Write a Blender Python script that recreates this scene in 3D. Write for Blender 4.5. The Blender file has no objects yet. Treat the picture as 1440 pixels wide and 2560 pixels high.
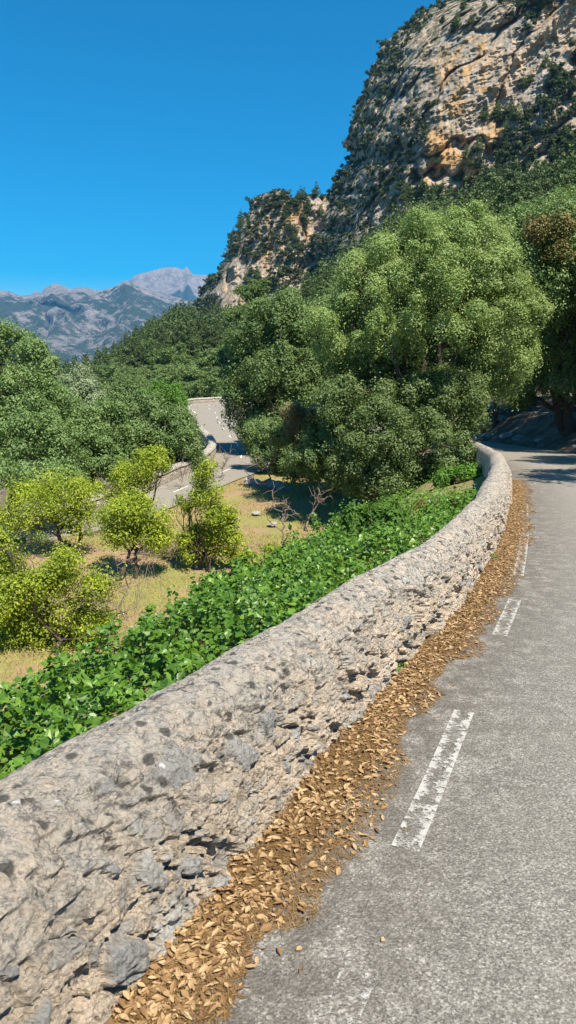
import bpy, math, random
import numpy as np
from math import radians, sin, cos, tan, pi

# ------------------------------------------------------------------ camera, world, sun, exposure
S = bpy.context.scene
col = S.collection
F, HOR, CH = 1750.0, 920.0, 1.6           # focal length in photo pixels, horizon row, eye height
PITCH = math.atan((1280 - HOR) / F)
cam_d = bpy.data.cameras.new('camera'); cam = bpy.data.objects.new('camera', cam_d); col.objects.link(cam)
cam_d.sensor_fit = 'VERTICAL'; cam_d.sensor_height = 36; cam_d.lens = 36 * F / 2560
cam_d.clip_start = 0.05; cam_d.clip_end = 60000
cam.location = (0, 0, CH); cam.rotation_euler = (pi / 2 - PITCH, 0, 0)
S.camera = cam
SUN = np.array([0.29, -0.43, 0.83]); SUN /= np.linalg.norm(SUN)
sun_el = math.asin(SUN[2]); sun_az = math.atan2(SUN[0], SUN[1])
w = bpy.data.worlds.new('World'); S.world = w; w.use_nodes = True
nt = w.node_tree; nt.nodes.clear()
sky = nt.nodes.new('ShaderNodeTexSky'); sky.sky_type = 'NISHITA'; sky.sun_disc = False
sky.sun_elevation = sun_el; sky.sun_rotation = sun_az
sky.altitude = 300; sky.air_density = 1.0; sky.dust_density = 0.25; sky.ozone_density = 3.0
hs = nt.nodes.new('ShaderNodeHueSaturation'); hs.inputs['Saturation'].default_value = 2.0; hs.inputs['Hue'].default_value = 0.488
hs.inputs['Value'].default_value = 1.1
bg = nt.nodes.new('ShaderNodeBackground'); bg.inputs[1].default_value = 0.066
wo = nt.nodes.new('ShaderNodeOutputWorld')
nt.links.new(sky.outputs[0], hs.inputs['Color']); nt.links.new(hs.outputs[0], bg.inputs[0]); nt.links.new(bg.outputs[0], wo.inputs[0])
sl = bpy.data.lights.new('sun', 'SUN'); sl.energy = 4.8; sl.angle = radians(0.5); sl.color = (1.0, 0.93, 0.80)
so = bpy.data.objects.new('sun', sl); col.objects.link(so); so.location = (0, 0, 300)
so.rotation_euler = (pi / 2 - sun_el, 0, pi - sun_az)
S.view_settings.view_transform = 'Standard'; S.view_settings.look = 'None'
S.view_settings.exposure = 1.0; S.view_settings.gamma = 1
S.cycles.max_bounces = 6; S.cycles.transparent_max_bounces = 6; S.cycles.volume_bounces = 0
S.cycles.use_denoising = True

# ------------------------------------------------------------------ helpers
def ray(px, py):
    c, s = cos(PITCH), sin(PITCH)
    X = (px - 720) / F; V = -(py - 1280) / F
    return np.array([X, c + V * s, -s + V * c])
def at_depth(px, py, Y):
    d = ray(px, py); t = Y / d[1]
    return np.array([d[0] * t, Y, CH + d[2] * t])
def at_plane(px, py, a, b):               # hits z = a + b*y
    d = ray(px, py); t = (a - CH) / (d[2] - b * d[1])
    return np.array([d[0] * t, d[1] * t, CH + d[2] * t])

def tag(o, label=None, cat=None, group=None, kind=None):
    if label: o['label'] = label
    if cat: o['category'] = cat
    if group: o['group'] = group
    if kind: o['kind'] = kind
    return o
def mesh(name, V, Fc, mats=None, smooth=False, parent=None, midx=None, attrs=None):
    V = np.ascontiguousarray(V, dtype=np.float32); 
    me = bpy.data.meshes.new(name)
    me.vertices.add(len(V)); me.vertices.foreach_set('co', V.ravel())
    if isinstance(Fc, np.ndarray): groups = [Fc]
    else: groups = [np.asarray(g) for g in Fc if len(g)]
    tot = np.concatenate([np.full(len(g), g.shape[1], dtype=np.int32) for g in groups])
    idx = np.concatenate([g.ravel() for g in groups]).astype(np.int32)
    me.loops.add(len(idx)); me.loops.foreach_set('vertex_index', idx)
    me.polygons.add(len(tot))
    st = np.concatenate([[0], np.cumsum(tot)[:-1]]).astype(np.int32)
    me.polygons.foreach_set('loop_start', st); me.polygons.foreach_set('loop_total', tot)
    if midx is not None: me.polygons.foreach_set('material_index', np.asarray(midx, dtype=np.int32))
    me.polygons.foreach_set('use_smooth', np.full(len(tot), smooth))
    for m in (mats if isinstance(mats, (list, tuple)) else [mats]): me.materials.append(m)
    if attrs:
        for k, a in attrs.items():
            at = me.attributes.new(k, 'FLOAT', 'POINT'); at.data.foreach_set('value', np.asarray(a, dtype=np.float32))
    me.update(calc_edges=True)
    o = bpy.data.objects.new(name, me); col.objects.link(o)
    if parent: o.parent = parent
    return o
def empty(name, loc):
    o = bpy.data.objects.new(name, None); col.objects.link(o); o.location = loc; o.empty_display_size = .3
    return o
def gridfaces(n, m):
    i = np.arange(n * m).reshape(n, m)
    return np.stack([i[:-1, :-1], i[1:, :-1], i[1:, 1:], i[:-1, 1:]], -1).reshape(-1, 4)

def _h(ix, iy, iz, seed):
    n = (ix * 374761393 + iy * 668265263 + iz * 1274126177 + seed * 974634777) & 0xFFFFFFFF
    n = ((n ^ (n >> 13)) * 1274126177) & 0xFFFFFFFF
    n = (n ^ (n >> 16)) & 0xFFFFFFFF
    return n.astype(np.float64) / 4294967295.0
def vnoise(P, seed=0):                    # value noise in -1..1
    P = np.asarray(P, dtype=np.float64); I = np.floor(P).astype(np.int64); f = P - I; f = f * f * f * (f * (f * 6 - 15) + 10)
    x, y, z = I[..., 0], I[..., 1], I[..., 2]; r = 0
    for dx in (0, 1):
        for dy in (0, 1):
            for dz in (0, 1):
                wgt = (f[..., 0] if dx else 1 - f[..., 0]) * (f[..., 1] if dy else 1 - f[..., 1]) * (f[..., 2] if dz else 1 - f[..., 2])
                r = r + wgt * _h(x + dx, y + dy, z + dz, seed)
    return r * 2 - 1
def fbm(P, octv=4, seed=0, ridge=False):
    a, s, r = 1.0, 1.0, 0
    for k in range(octv):
        n = vnoise(P * s + 17.3 * k, seed + k)
        if ridge: n = 1 - 2 * np.abs(n)
        r = r + a * n; a *= .5; s *= 2.03
    return r / 2
def smooth01(x): x = np.clip(x, 0, 1); return x * x * (3 - 2 * x)

def catmull(P, per=12):
    P = np.asarray(P, float); Q = np.vstack([2 * P[0] - P[1], P, 2 * P[-1] - P[-2]]); out = []
    for i in range(1, len(Q) - 2):
        t = np.linspace(0, 1, per, endpoint=False)[:, None]; a, b, c, d = Q[i - 1], Q[i], Q[i + 1], Q[i + 2]
        out.append(.5 * (2 * b + (c - a) * t + (2 * a - 5 * b + 4 * c - d) * t ** 2 + (3 * b - a - 3 * c + d) * t ** 3))
    return np.vstack(out + [P[-1:]])
def resample(P, n=None, step=None, L=None):
    s = np.r_[0, np.cumsum(np.linalg.norm(np.diff(P[:, :2], axis=0), axis=1))]
    if L is None: L = np.linspace(0, s[-1], n if n else int(s[-1] / step) + 2)
    return np.stack([np.interp(L, s, P[:, k]) for k in range(P.shape[1])], 1), L
def left_normal(P):
    t = np.gradient(P[:, :2], axis=0); t /= np.linalg.norm(t, axis=1)[:, None] + 1e-9
    return np.stack([-t[:, 1], t[:, 0]], 1)

# ------------------------------------------------------------------ materials
class NB:
    def __init__(s, name):
        s.m = bpy.data.materials.new(name); s.m.use_nodes = True; s.t = s.m.node_tree; s.t.nodes.clear()
        s.out = s.n('OutputMaterial'); s.b = s.n('BsdfPrincipled'); s.l(s.b.outputs[0], s.out.inputs[0])
        s.b.inputs['Specular IOR Level'].default_value = .3
        s.co = s.n('TexCoord').outputs['Object']
    def n(s, t): return s.t.nodes.new('ShaderNode' + t)
    def l(s, a, b): s.t.links.new(a, b)
    def inp(s, nd, k, v):
        if isinstance(v, (int, float, tuple)): 
            if isinstance(v, tuple) and len(v) == 3 and nd.inputs[k].type == 'RGBA': v = v + (1,)
            nd.inputs[k].default_value = v
        else: s.l(v, nd.inputs[k])
    def scale(s, v, sc):
        nd = s.n('Mapping'); s.l(v, nd.inputs[0]); nd.inputs['Scale'].default_value = sc; return nd.outputs[0]
    def noise(s, sc, det=4, rough=.6, v=None, dist=0):
        nd = s.n('TexNoise'); s.l(v or s.co, nd.inputs['Vector']); nd.inputs['Scale'].default_value = sc
        nd.inputs['Detail'].default_value = det; nd.inputs['Roughness'].default_value = rough; nd.inputs['Distortion'].default_value = dist
        return nd.outputs['Fac']
    def vor(s, sc, feat='F1', v=None, out='Distance'):
        nd = s.n('TexVoronoi'); s.l(v or s.co, nd.inputs['Vector']); nd.inputs['Scale'].default_value = sc; nd.feature = feat
        return nd.outputs[out]
    def ramp(s, f, stops):
        nd = s.n('ValToRGB'); s.l(f, nd.inputs[0]); e = nd.color_ramp.elements
        while len(e) < len(stops): e.new(.5)
        for k, (p, c) in enumerate(stops):
            e[k].position = p; e[k].color = (c + (1,)) if isinstance(c, tuple) else (c, c, c, 1)
        return nd.outputs[0]
    def mix(s, f, a, b, mode='MIX'):
        nd = s.n('Mix'); nd.data_type = 'RGBA'; nd.blend_type = mode
        s.inp(nd, 0, f); s.inp(nd, 6, a); s.inp(nd, 7, b); return nd.outputs[2]
    def math(s, op, a, b=0.0):
        nd = s.n('Math'); nd.operation = op; s.inp(nd, 0, a); s.inp(nd, 1, b); return nd.outputs[0]
    def attr(s, name, out='Fac'):
        nd = s.n('Attribute'); nd.attribute_name = name; return nd.outputs[out]
    def bump(s, h, strength=.5, dist=.02, prev=None):
        nd = s.n('Bump'); nd.inputs['Strength'].default_value = strength; nd.inputs['Distance'].default_value = dist
        s.l(h, nd.inputs['Height'])
        if prev: s.l(prev, nd.inputs['Normal'])
        return nd.outputs[0]
    def done(s, colr=None, rough=.9, nrm=None):
        if colr is not None: s.inp(s.b, 'Base Color', colr)
        s.inp(s.b, 'Roughness', rough)
        if nrm is not None: s.l(nrm, s.b.inputs['Normal'])
        return s.m

def leaf_mat(name, c1, c2, c3, trans=.35, rough=.55, spec=.3, patch=None, var=.55):
    """leaf pigment varies from leaf to leaf, by branch and from tree to tree"""
    b = NB(name)
    g = b.n('NewGeometry').outputs['Random Per Island']; oi = b.n('ObjectInfo').outputs['Random']
    base = b.ramp(g, [(0, c1), (.5, c2), (1, c3)])
    nz = b.noise(.6 if patch is None else patch[1], 2)
    base = b.mix(b.ramp(nz, [(.4, 0.0), (.65, 1.0)]), base, b.mix(.55, base, patch[0] if patch else c3))
    v = b.n('HueSaturation'); b.l(base, v.inputs['Color'])
    b.l(b.math('ADD', b.math('MULTIPLY', oi, var), 1 - var / 2), v.inputs['Value']); base = v.outputs[0]
    b.done(base, rough); b.b.inputs['Specular IOR Level'].default_value = spec
    tr = b.n('BsdfTranslucent'); lt = b.mix(.5, base, (c3[0] * 1.5, c3[1] * 1.5, c3[2] * .6)); b.l(lt, tr.inputs[0])
    ms = b.n('MixShader'); ms.inputs[0].default_value = trans
    b.l(b.b.outputs[0], ms.inputs[1]); b.l(tr.outputs[0], ms.inputs[2]); b.l(ms.outputs[0], b.out.inputs[0])
    return b.m

M = {}
M['ash'] = leaf_mat('ash_leaf', (.11, .18, .045), (.18, .265, .075), (.31, .385, .14), .30)
M['oak'] = leaf_mat('oak_leaf', (.075, .13, .03), (.135, .215, .055), (.24, .325, .11), .24, .5, .4)
M['oakf'] = leaf_mat('oak_leaf_far', (.064, .11, .030), (.11, .175, .05), (.18, .255, .08), .22)
M['left'] = leaf_mat('carob_leaf', (.066, .125, .030), (.12, .205, .055), (.21, .30, .10), .26, .5, .4)
M['olive'] = leaf_mat('olive_leaf', (.17, .24, .10), (.26, .34, .17), (.36, .43, .26), .2)
M['olivef'] = leaf_mat('far_olive_leaf', (.11, .15, .07), (.15, .19, .09), (.20, .24, .12), .1)
M['bright'] = leaf_mat('young_leaf', (.075, .16, .022), (.11, .23, .03), (.15, .30, .04), .35)
M['lemon'] = leaf_mat('lemon_leaf', (.19, .26, .022), (.32, .395, .030), (.50, .54, .07), .38, .45, .4, patch=((.11, .19, .02), 1.6), var=.12)
M['lemond'] = leaf_mat('shaded_lemon_leaf', (.09, .18, .016), (.16, .26, .02), (.28, .36, .03), .3, .45, .4)
M['ivy'] = leaf_mat('ivy_leaf', (.045, .11, .010), (.088, .195, .016), (.19, .32, .04),   .22, .42, .45, patch=((.09, .20, .025), .9))
M['brown'] = leaf_mat('dead_leaf', (.17, .10, .05), (.22, .15, .075), (.17, .17, .07), .2)
M['rust'] = leaf_mat('rusty_leaf', (.08, .12, .03), (.12, .14, .035), (.19, .12, .04), .2)
M['pine'] = leaf_mat('pine_needle', (.042, .070, .022), (.068, .108, .030), (.11, .155, .045), .12)
M['pinel'] = leaf_mat('pale_pine_needle', (.09, .15, .035), (.12, .19, .045), (.15, .23, .055), .2)
M['scrub'] = leaf_mat('scrub_leaf', (.035, .055, .018), (.055, .082, .025), (.09, .12, .035), .1)
M['weed'] = leaf_mat('weed_leaf', (.09, .16, .02), (.16, .23, .03), (.30, .28, .05), .3)
M['reed'] = leaf_mat('mossy_shrub_leaf', (.12, .15, .02), (.20, .20, .03), (.27, .19, .04), .3)

def bark(name, c1, c2):
    b = NB(name); n = b.noise(14, 6, .7, b.scale(b.co, (1, 1, .3)))
    return b.done(b.mix(b.ramp(n, [(.3, 0.0), (.7, 1.0)]), c1, c2), .95, b.bump(n, .8, .03))
M['bark'] = bark('dark_bark', (.05, .038, .028), (.13, .10, .075))
M['barkp'] = bark('pale_bark', (.12, .095, .07), (.24, .20, .155))
M['dead'] = bark('dead_wood', (.15, .11, .085), (.30, .24, .19))

def m_asphalt():
    b = NB('asphalt')
    v1 = b.vor(130, 'F1', out='Color'); sep = b.n('SeparateColor'); b.l(v1, sep.inputs[0])
    v2 = b.vor(210, 'F1', out='Color'); sep2 = b.n('SeparateColor'); b.l(v2, sep2.inputs[0])
    chips = b.ramp(sep.outputs[0], [(0, (.085, .078, .066)), (.35, (.165, .152, .130)), (.72, (.26, .24, .21)), (1, (.50, .465, .41))])
    chips = b.mix(.4, chips, b.ramp(sep2.outputs[0], [(0, (.07, .064, .056)), (.5, (.20, .185, .158)), (1, (.46, .43, .38))]))
    big = b.noise(1.3, 4, .6); c = b.mix(b.ramp(big, [(.35, 0.0), (.65, .45)]), chips, b.mix(.4, chips, (.22, .195, .16)))
    d = b.noise(4.5, 6, .75); c = b.mix(b.ramp(d, [(.60, 0.0), (.74, .18)]), c, (.10, .09, .08))
    # worn tawny dust in the far bend and a darker strip by the gutter
    far = b.n('SeparateXYZ'); b.l(b.co, far.inputs[0])
    f = b.n('MapRange'); b.l(far.outputs[1], f.inputs[0]); f.inputs[1].default_value = 5; f.inputs[2].default_value = 22
    c = b.mix(b.math('MULTIPLY', f.outputs[0], .6), c, (.27, .235, .19))
    g = b.attr('gutter'); gn = b.math('MULTIPLY', g, b.ramp(b.noise(8, 6, .75), [(.38, 0.0), (.54, 1.0)]))
    c = b.mix(b.math('MULTIPLY', gn, .8), c, (.07, .06, .048))
    h = b.math('ADD', b.vor(95), b.math('MULTIPLY', b.noise(260, 2), .5))
    return b.done(c, .88, b.bump(h, .65, .006))
M['asphalt'] = m_asphalt()
def m_paint(w=0.0):
    b = NB('worn_road_paint')
    n = b.math('ADD', b.noise(26, 6, .8), b.math('MULTIPLY', b.noise(5, 3), .35))
    ctr = b.attr('edge')                  # paint lasts longest along both borders of the stripe
    k = b.math('ADD', n, b.math('MULTIPLY', ctr, .17))
    mk = b.ramp(k, [(.73 + w, 0.0), (.83 + w, .82)])
    b.done((.50, .48, .44), .8, b.bump(b.vor(95), .4, .004))
    tp = b.n('BsdfTransparent'); ms = b.n('MixShader'); b.l(mk, ms.inputs[0]); b.l(tp.outputs[0], ms.inputs[1]); b.l(b.b.outputs[0], ms.inputs[2])
    b.l(ms.outputs[0], b.out.inputs[0]); return b.m
M['paint'] = m_paint(); M['paint_faint'] = m_paint(.11)
def m_paint2():
    b = NB('road_paint'); return b.done(b.ramp(b.noise(9, 4, .7), [(.3, (.35, .34, .31)), (.55, (.66, .64, .60))]), .8)
M['paint_far'] = m_paint2()

def m_wall():
    b = NB('rubble_and_lime_mortar')
    top = b.attr('top'); stone = b.attr('stone'); tone = b.attr('tone')
    n1 = b.noise(3.2, 5, .65); n2 = b.noise(38, 5, .75); n3 = b.noise(9, 5, .7, dist=.6)
    mort = b.mix(b.ramp(n1, [(.38, 0.0), (.62, 1.0)]), (.66, .53, .40), (.55, .46, .36))
    mort = b.mix(b.ramp(n3, [(.5, 0.0), (.62, .8)]), mort, (.46, .365, .26))
    mort = b.mix(b.ramp(n2, [(.36, 0.0), (.46, 1.0)]), b.mix(.55, mort, (.19, .145, .10)), mort)
    stc = b.ramp(tone, [(0, (.25, .25, .24)), (.35, (.36, .35, .33)), (.6, (.47, .45, .42)), (.8, (.52, .42, .29)), (1, (.62, .60, .56))])
    stc = b.mix(b.ramp(b.noise(70, 4, .7), [(.35, .35), (.6, 0.0)]), stc, (.16, .15, .14))
    wv = b.n('Mix'); wv.data_type = 'RGBA'; wv.inputs[0].default_value = .10; b.l(b.scale(b.co, (1, 1, 1.7)), wv.inputs[6]); nzc = b.n('TexNoise'); b.l(b.co, nzc.inputs['Vector']); nzc.inputs['Scale'].default_value = 7; nzc.inputs['Detail'].default_value = 5; b.l(nzc.outputs['Color'], wv.inputs[7]); wv = wv.outputs[2]
    ce = b.vor(11, 'DISTANCE_TO_EDGE', wv); cs = b.n('SeparateColor'); b.l(b.vor(11, v=wv, out='Color'), cs.inputs[0])
    shown = b.math('MULTIPLY', b.ramp(ce, [(.05, 0.0), (.10, 1.0)]), b.ramp(cs.outputs[1], [(.60, 0.0), (.63, .85)]))
    shown = b.math('MULTIPLY', shown, b.math('SUBTRACT', 1.0, b.math('MULTIPLY', top, .45)))
    cst = b.ramp(cs.outputs[0], [(0, (.24, .235, .225)), (.3, (.36, .35, .33)), (.55, (.50, .46, .41)), (.8, (.56, .44, .30)), (1, (.62, .58, .51))])
    cst = b.mix(b.ramp(b.noise(55, 5, .75), [(.35, .6), (.6, 0.0)]), cst, (.20, .17, .14))
    mort = b.mix(b.ramp(b.noise(130, 4, .8), [(.36, .55), (.5, 0.0)]), mort, (.17, .13, .09)); mort = b.mix(b.ramp(b.noise(95, 3, .8), [(.58, 0.0), (.66, .6)]), mort, (.66, .58, .48))
    c = b.mix(shown, mort, cst); c = b.mix(stone, c, stc)
    # grey weathering film and lichens of the coping
    film = b.math('MULTIPLY', top, b.ramp(b.noise(6, 7, .8), [(.38, .10), (.58, .85)]))
    c = b.mix(film, c, (.46, .425, .37))
    li = b.noise(24, 7, .85); c = b.mix(b.math('MULTIPLY', top, b.ramp(li, [(.51, 0.0), (.56, .75)])), c, (.17, .16, .148))
    sp = b.vor(16, v=b.mix(.06, b.co, b.n('TexNoise').outputs['Color'])); sel = b.vor(16, out='Color')
    s2 = b.n('SeparateColor'); b.l(sel, s2.inputs[0])
    spot = b.math('MULTIPLY', b.ramp(sp, [(.28, 1.0), (.40, 0.0)]), b.ramp(s2.outputs[0], [(.58, 0.0), (.62, 1.0)]))
    c = b.mix(b.math('MULTIPLY', b.math('MULTIPLY', spot, top), .9), c, (.085, .08, .072))
    ws = b.math('MULTIPLY', b.ramp(sp, [(.12, 1.0), (.2, 0.0)]), b.ramp(s2.outputs[1], [(.84, 0.0), (.88, 1.0)]))
    c = b.mix(b.math('MULTIPLY', ws, top), c, (.68, .66, .60))
    h = b.math('ADD', b.math('MULTIPLY', b.noise(60, 8, .8), 1.0), b.math('MULTIPLY', b.vor(75), .5))
    h2 = b.math('MULTIPLY', b.ramp(ce, [(0, 0.0), (.12, 1.0)]), b.math('ADD', cs.outputs[1], .15))
    return b.done(c, .95, b.bump(h, 1.0, .018, b.bump(h2, .8, .02)))
M['wall'] = m_wall()
def m_wall2():
    b = NB('rubble_stone'); v = b.scale(b.co, (1, 1, 2.2))
    e = b.vor(4.5, 'DISTANCE_TO_EDGE', v); cc = b.n('SeparateColor'); b.l(b.vor(4.5, v=v, out='Color'), cc.inputs[0])
    c = b.ramp(cc.outputs[0], [(0, (.22, .19, .16)), (.5, (.36, .31, .26)), (1, (.48, .42, .34))])
    c = b.mix(b.ramp(b.noise(8, 5, .7), [(.4, 0.0), (.6, .6)]), c, (.42, .36, .29))
    return b.done(c, .95, b.bump(b.ramp(e, [(0, 0.0), (.12, 1.0)]), .9, .06))
M['wall2'] = m_wall2()
def m_cope():
    b = NB('pale_coping'); return b.done(b.mix(b.ramp(b.noise(6, 6, .75), [(.4, 0.0), (.6, 1.0)]), (.42, .37, .31), (.30, .275, .24)), .95, b.bump(b.noise(18, 6, .8), .8, .03))
M['cope'] = m_cope()

def m_ground():
    b = NB('dry_garden_soil')
    n = b.noise(.55, 6, .72); n2 = b.noise(2.2, 6, .75); n3 = b.noise(30, 4, .7)
    gr = b.mix(b.ramp(n2, [(.35, 0.0), (.65, 1.0)]), (.32, .275, .09), (.19, .215, .055))
    c = b.mix(b.ramp(n, [(.42, 0.0), (.56, 1.0)]), gr, (.34, .22, .13))
    c = b.mix(b.ramp(n3, [(.3, .5), (.6, 0.0)]), c, (.14, .115, .05))
    bank = b.attr('bank')
    rk = b.mix(b.ramp(b.noise(1.6, 6, .75), [(.42, 0.0), (.58, 1.0)]), (.11, .072, .045), (.20, .17, .14))
    c = b.mix(bank, c, rk)
    return b.done(c, 1.0, b.bump(b.math('ADD', b.noise(2.5, 6, .7), b.math('MULTIPLY', n3, .2)), .7, .15))
M['ground'] = m_ground()
def m_hill():
    b = NB('wooded_slope')
    c = b.mix(b.ramp(b.noise(.05, 6, .7), [(.4, 0.0), (.6, 1.0)]), (.035, .06, .022), (.08, .12, .04))
    c = b.mix(b.ramp(b.noise(.022, 5, .7), [(.56, 0.0), (.63, 1.0)]), c, (.34, .23, .16))
    return b.done(c, 1.0, b.bump(b.noise(.4, 5, .7), 1, 2.0))
M['hill'] = m_hill()
def m_cliff():
    b = NB('limestone_cliff')
    vs = b.scale(b.co, (1, 1, .45))
    n1 = b.noise(.018, 5, .65, dist=.4); n2 = b.noise(.10, 7, .75, vs, .5); n3 = b.noise(.55, 6, .75, vs)
    grey = b.mix(b.ramp(n3, [(.35, 0.0), (.62, 1.0)]), (.23, .225, .21), (.50, .455, .40))
    tan_ = b.mix(b.ramp(n3, [(.35, 0.0), (.6, 1.0)]), (.40, .28, .19), (.66, .50, .36))
    c = b.mix(b.ramp(n2, [(.43, 0.0), (.56, 1.0)]), grey, tan_)
    och = b.math('MULTIPLY', b.ramp(b.noise(.045, 5, .7, vs, .8), [(.52, 0.0), (.60, 1.0)]), b.attr('ochre'))
    c = b.mix(och, c, b.mix(b.ramp(n3, [(.35, 0.0), (.65, 1.0)]), (.46, .25, .10), (.74, .46, .21)))
    stk = b.noise(.35, 4, .6, b.scale(b.co, (1, 1, .08)))
    c = b.mix(b.ramp(stk, [(.54, 0.0), (.66, .45)]), c, (.19, .185, .175))
    vg = b.math('MULTIPLY', b.ramp(b.noise(.16, 7, .8), [(.47, 0.0), (.53, 1.0)]), b.attr('veg'))
    c = b.mix(vg, c, b.mix(n3, (.03, .045, .02), (.07, .10, .035)))
    h = b.math('ADD', b.noise(.22, 9, .78, vs, .4), b.math('MULTIPLY', b.noise(.8, 6, .8), .35))
    return b.done(c, .95, b.bump(h, .8, 3.0))
M['cliff'] = m_cliff()
def m_mtn():
    b = NB('distant_mountain')
    n = b.noise(.010, 10, .82, dist=.2); r = b.attr('rock')
    k = b.math('ADD', b.math('MULTIPLY', b.math('SUBTRACT', n, .5), 2.6), r)
    rock = b.mix(b.ramp(b.noise(.012, 7, .8), [(.35, 0.0), (.65, 1.0)]), (.22, .20, .185), (.46, .40, .345))
    c = b.mix(b.ramp(k, [(.45, 0.0), (.56, 1.0)]), (.055, .085, .05), rock)
    return b.done(c, 1.0, b.bump(b.noise(.006, 10, .75), 1.0, 120))
M['mtn'] = m_mtn()
def m_valley():
    b = NB('valley_floor'); return b.done(b.mix(b.ramp(b.noise(.01, 6, .7), [(.4, 0.0), (.6, 1.0)]), (.04, .07, .03), (.16, .16, .08)), 1.0)
M['valley'] = m_valley()
def m_litter():
    b = NB('needle_litter'); n = b.noise(120, 5, .8, b.scale(b.co, (1, .35, 1)))
    c = b.ramp(n, [(.3, (.06, .035, .015)), (.5, (.16, .095, .038)), (.7, (.27, .17, .075))])
    return b.done(c, 1.0, b.bump(n, 1, .012))
M['litter'] = m_litter()
def m_dry(name, c1, c2, c3, rough=.7):
    b = NB(name); g = b.n('NewGeometry').outputs['Random Per Island']
    return b.done(b.mix(b.ramp(b.noise(60, 3), [(.3, .25), (.6, 0.0)]), b.ramp(g, [(0, c1), (.5, c2), (1, c3)]), (.15, .09, .04)), rough)
M['dryleaf'] = m_dry('dry_leaf', (.13, .065, .028), (.31, .185, .08), (.47, .33, .18))
M['needle'] = m_dry('dry_needle', (.12, .065, .022), (.20, .115, .04), (.32, .20, .08))
M['grass'] = m_dry('dry_grass_blade', (.22, .26, .06), (.36, .34, .10), (.52, .43, .17), .8)
M['rock'] = bark('bank_rock', (.22, .20, .18), (.42, .40, .36))

# ------------------------------------------------------------------ layout of the roads
ZS = -0.065
foot_px = [(290,2560),(425,2370),(560,2200),(720,2000),(900,1800),(1010,1680),(1120,1560),(1200,1450),(1255,1350),(1275,1270),(1277,1210),(1255,1172),(1215,1145),(1165,1124)]
foot = np.array([at_plane(x, y, 0, ZS)[:2] for x, y in foot_px])
d0 = foot[1] - foot[0]; d0 /= np.linalg.norm(d0)
foot = np.vstack([foot[0] - d0 * 7, foot[0] - d0 * 3.5, foot[0] - d0 * 1.2, foot])
foot = catmull(foot, 14)
foot, _ = resample(foot, step=.1)
fn = left_normal(foot)                                    # points away from the road
fL = np.r_[0, np.cumsum(np.linalg.norm(np.diff(foot, axis=0), axis=1))]
s_cam = fL[np.argmin(np.abs(foot[:, 1] - 1.6))]           # arc length at the bottom of the picture
hw = np.interp(fL - s_cam, [0, 15, 28, 40], [2.75, 2.5, 2.0, 1.9])
cu = foot - fn * hw[:, None]
cu = cu[::10]; hwu = hw[::10]
keep = cu[:, 1] < 29.5; cu = cu[keep]; hwu = hwu[keep]
near = np.c_[cu, ZS * cu[:, 1], hwu]
far = np.array([(9.6,33.5,-2.15,2.05),(8.7,39,-2.4,2.1),(6.7,46,-2.6,2.3),(4.8,54,-2.7,2.5),(3.4,62,-2.78,2.6),(2.6,72,-2.82,2.7),(1.5,81,-2.83,2.7),(-1.2,88,-2.82,2.7),
    (-5.0,91.2,-2.82,2.7),(-8.3,90,-2.84,2.7),(-9.6,87,-2.88,2.7),(-9.2,82,-2.98,2.6),(-8.0,77,-3.1,2.6),(-6.9,69,-3.28,2.6),(-5.7,61,-3.45,2.3),(-4.6,55,-3.6,2.0),(-3.7,50,-3.7,1.75),
    (-3.0,45,-3.81,1.65),(-3.05,40,-3.92,1.75),(-4.3,35.9,-4.02,1.45),(-5.6,32.35,-4.2,1.3),(-7.45,29.6,-4.6,1.3),(-10.1,27.8,-5.05,1.4),(-13.8,26.2,-5.45,1.7),(-20,24.5,-6.0,2.2),(-28,23.5,-6.6,2.6),(-40,23,-7.3,2.6)])
road = catmull(np.vstack([near, far]), 8); road, RL = resample(road, step=.3)
rn = left_normal(road)
road_k = ZS * np.clip((36 - road[:, 1]) / 7, 0, 1) * (RL < 70)
i_top = int(np.argmax(road[:, 1]))                        # the hairpin
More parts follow.
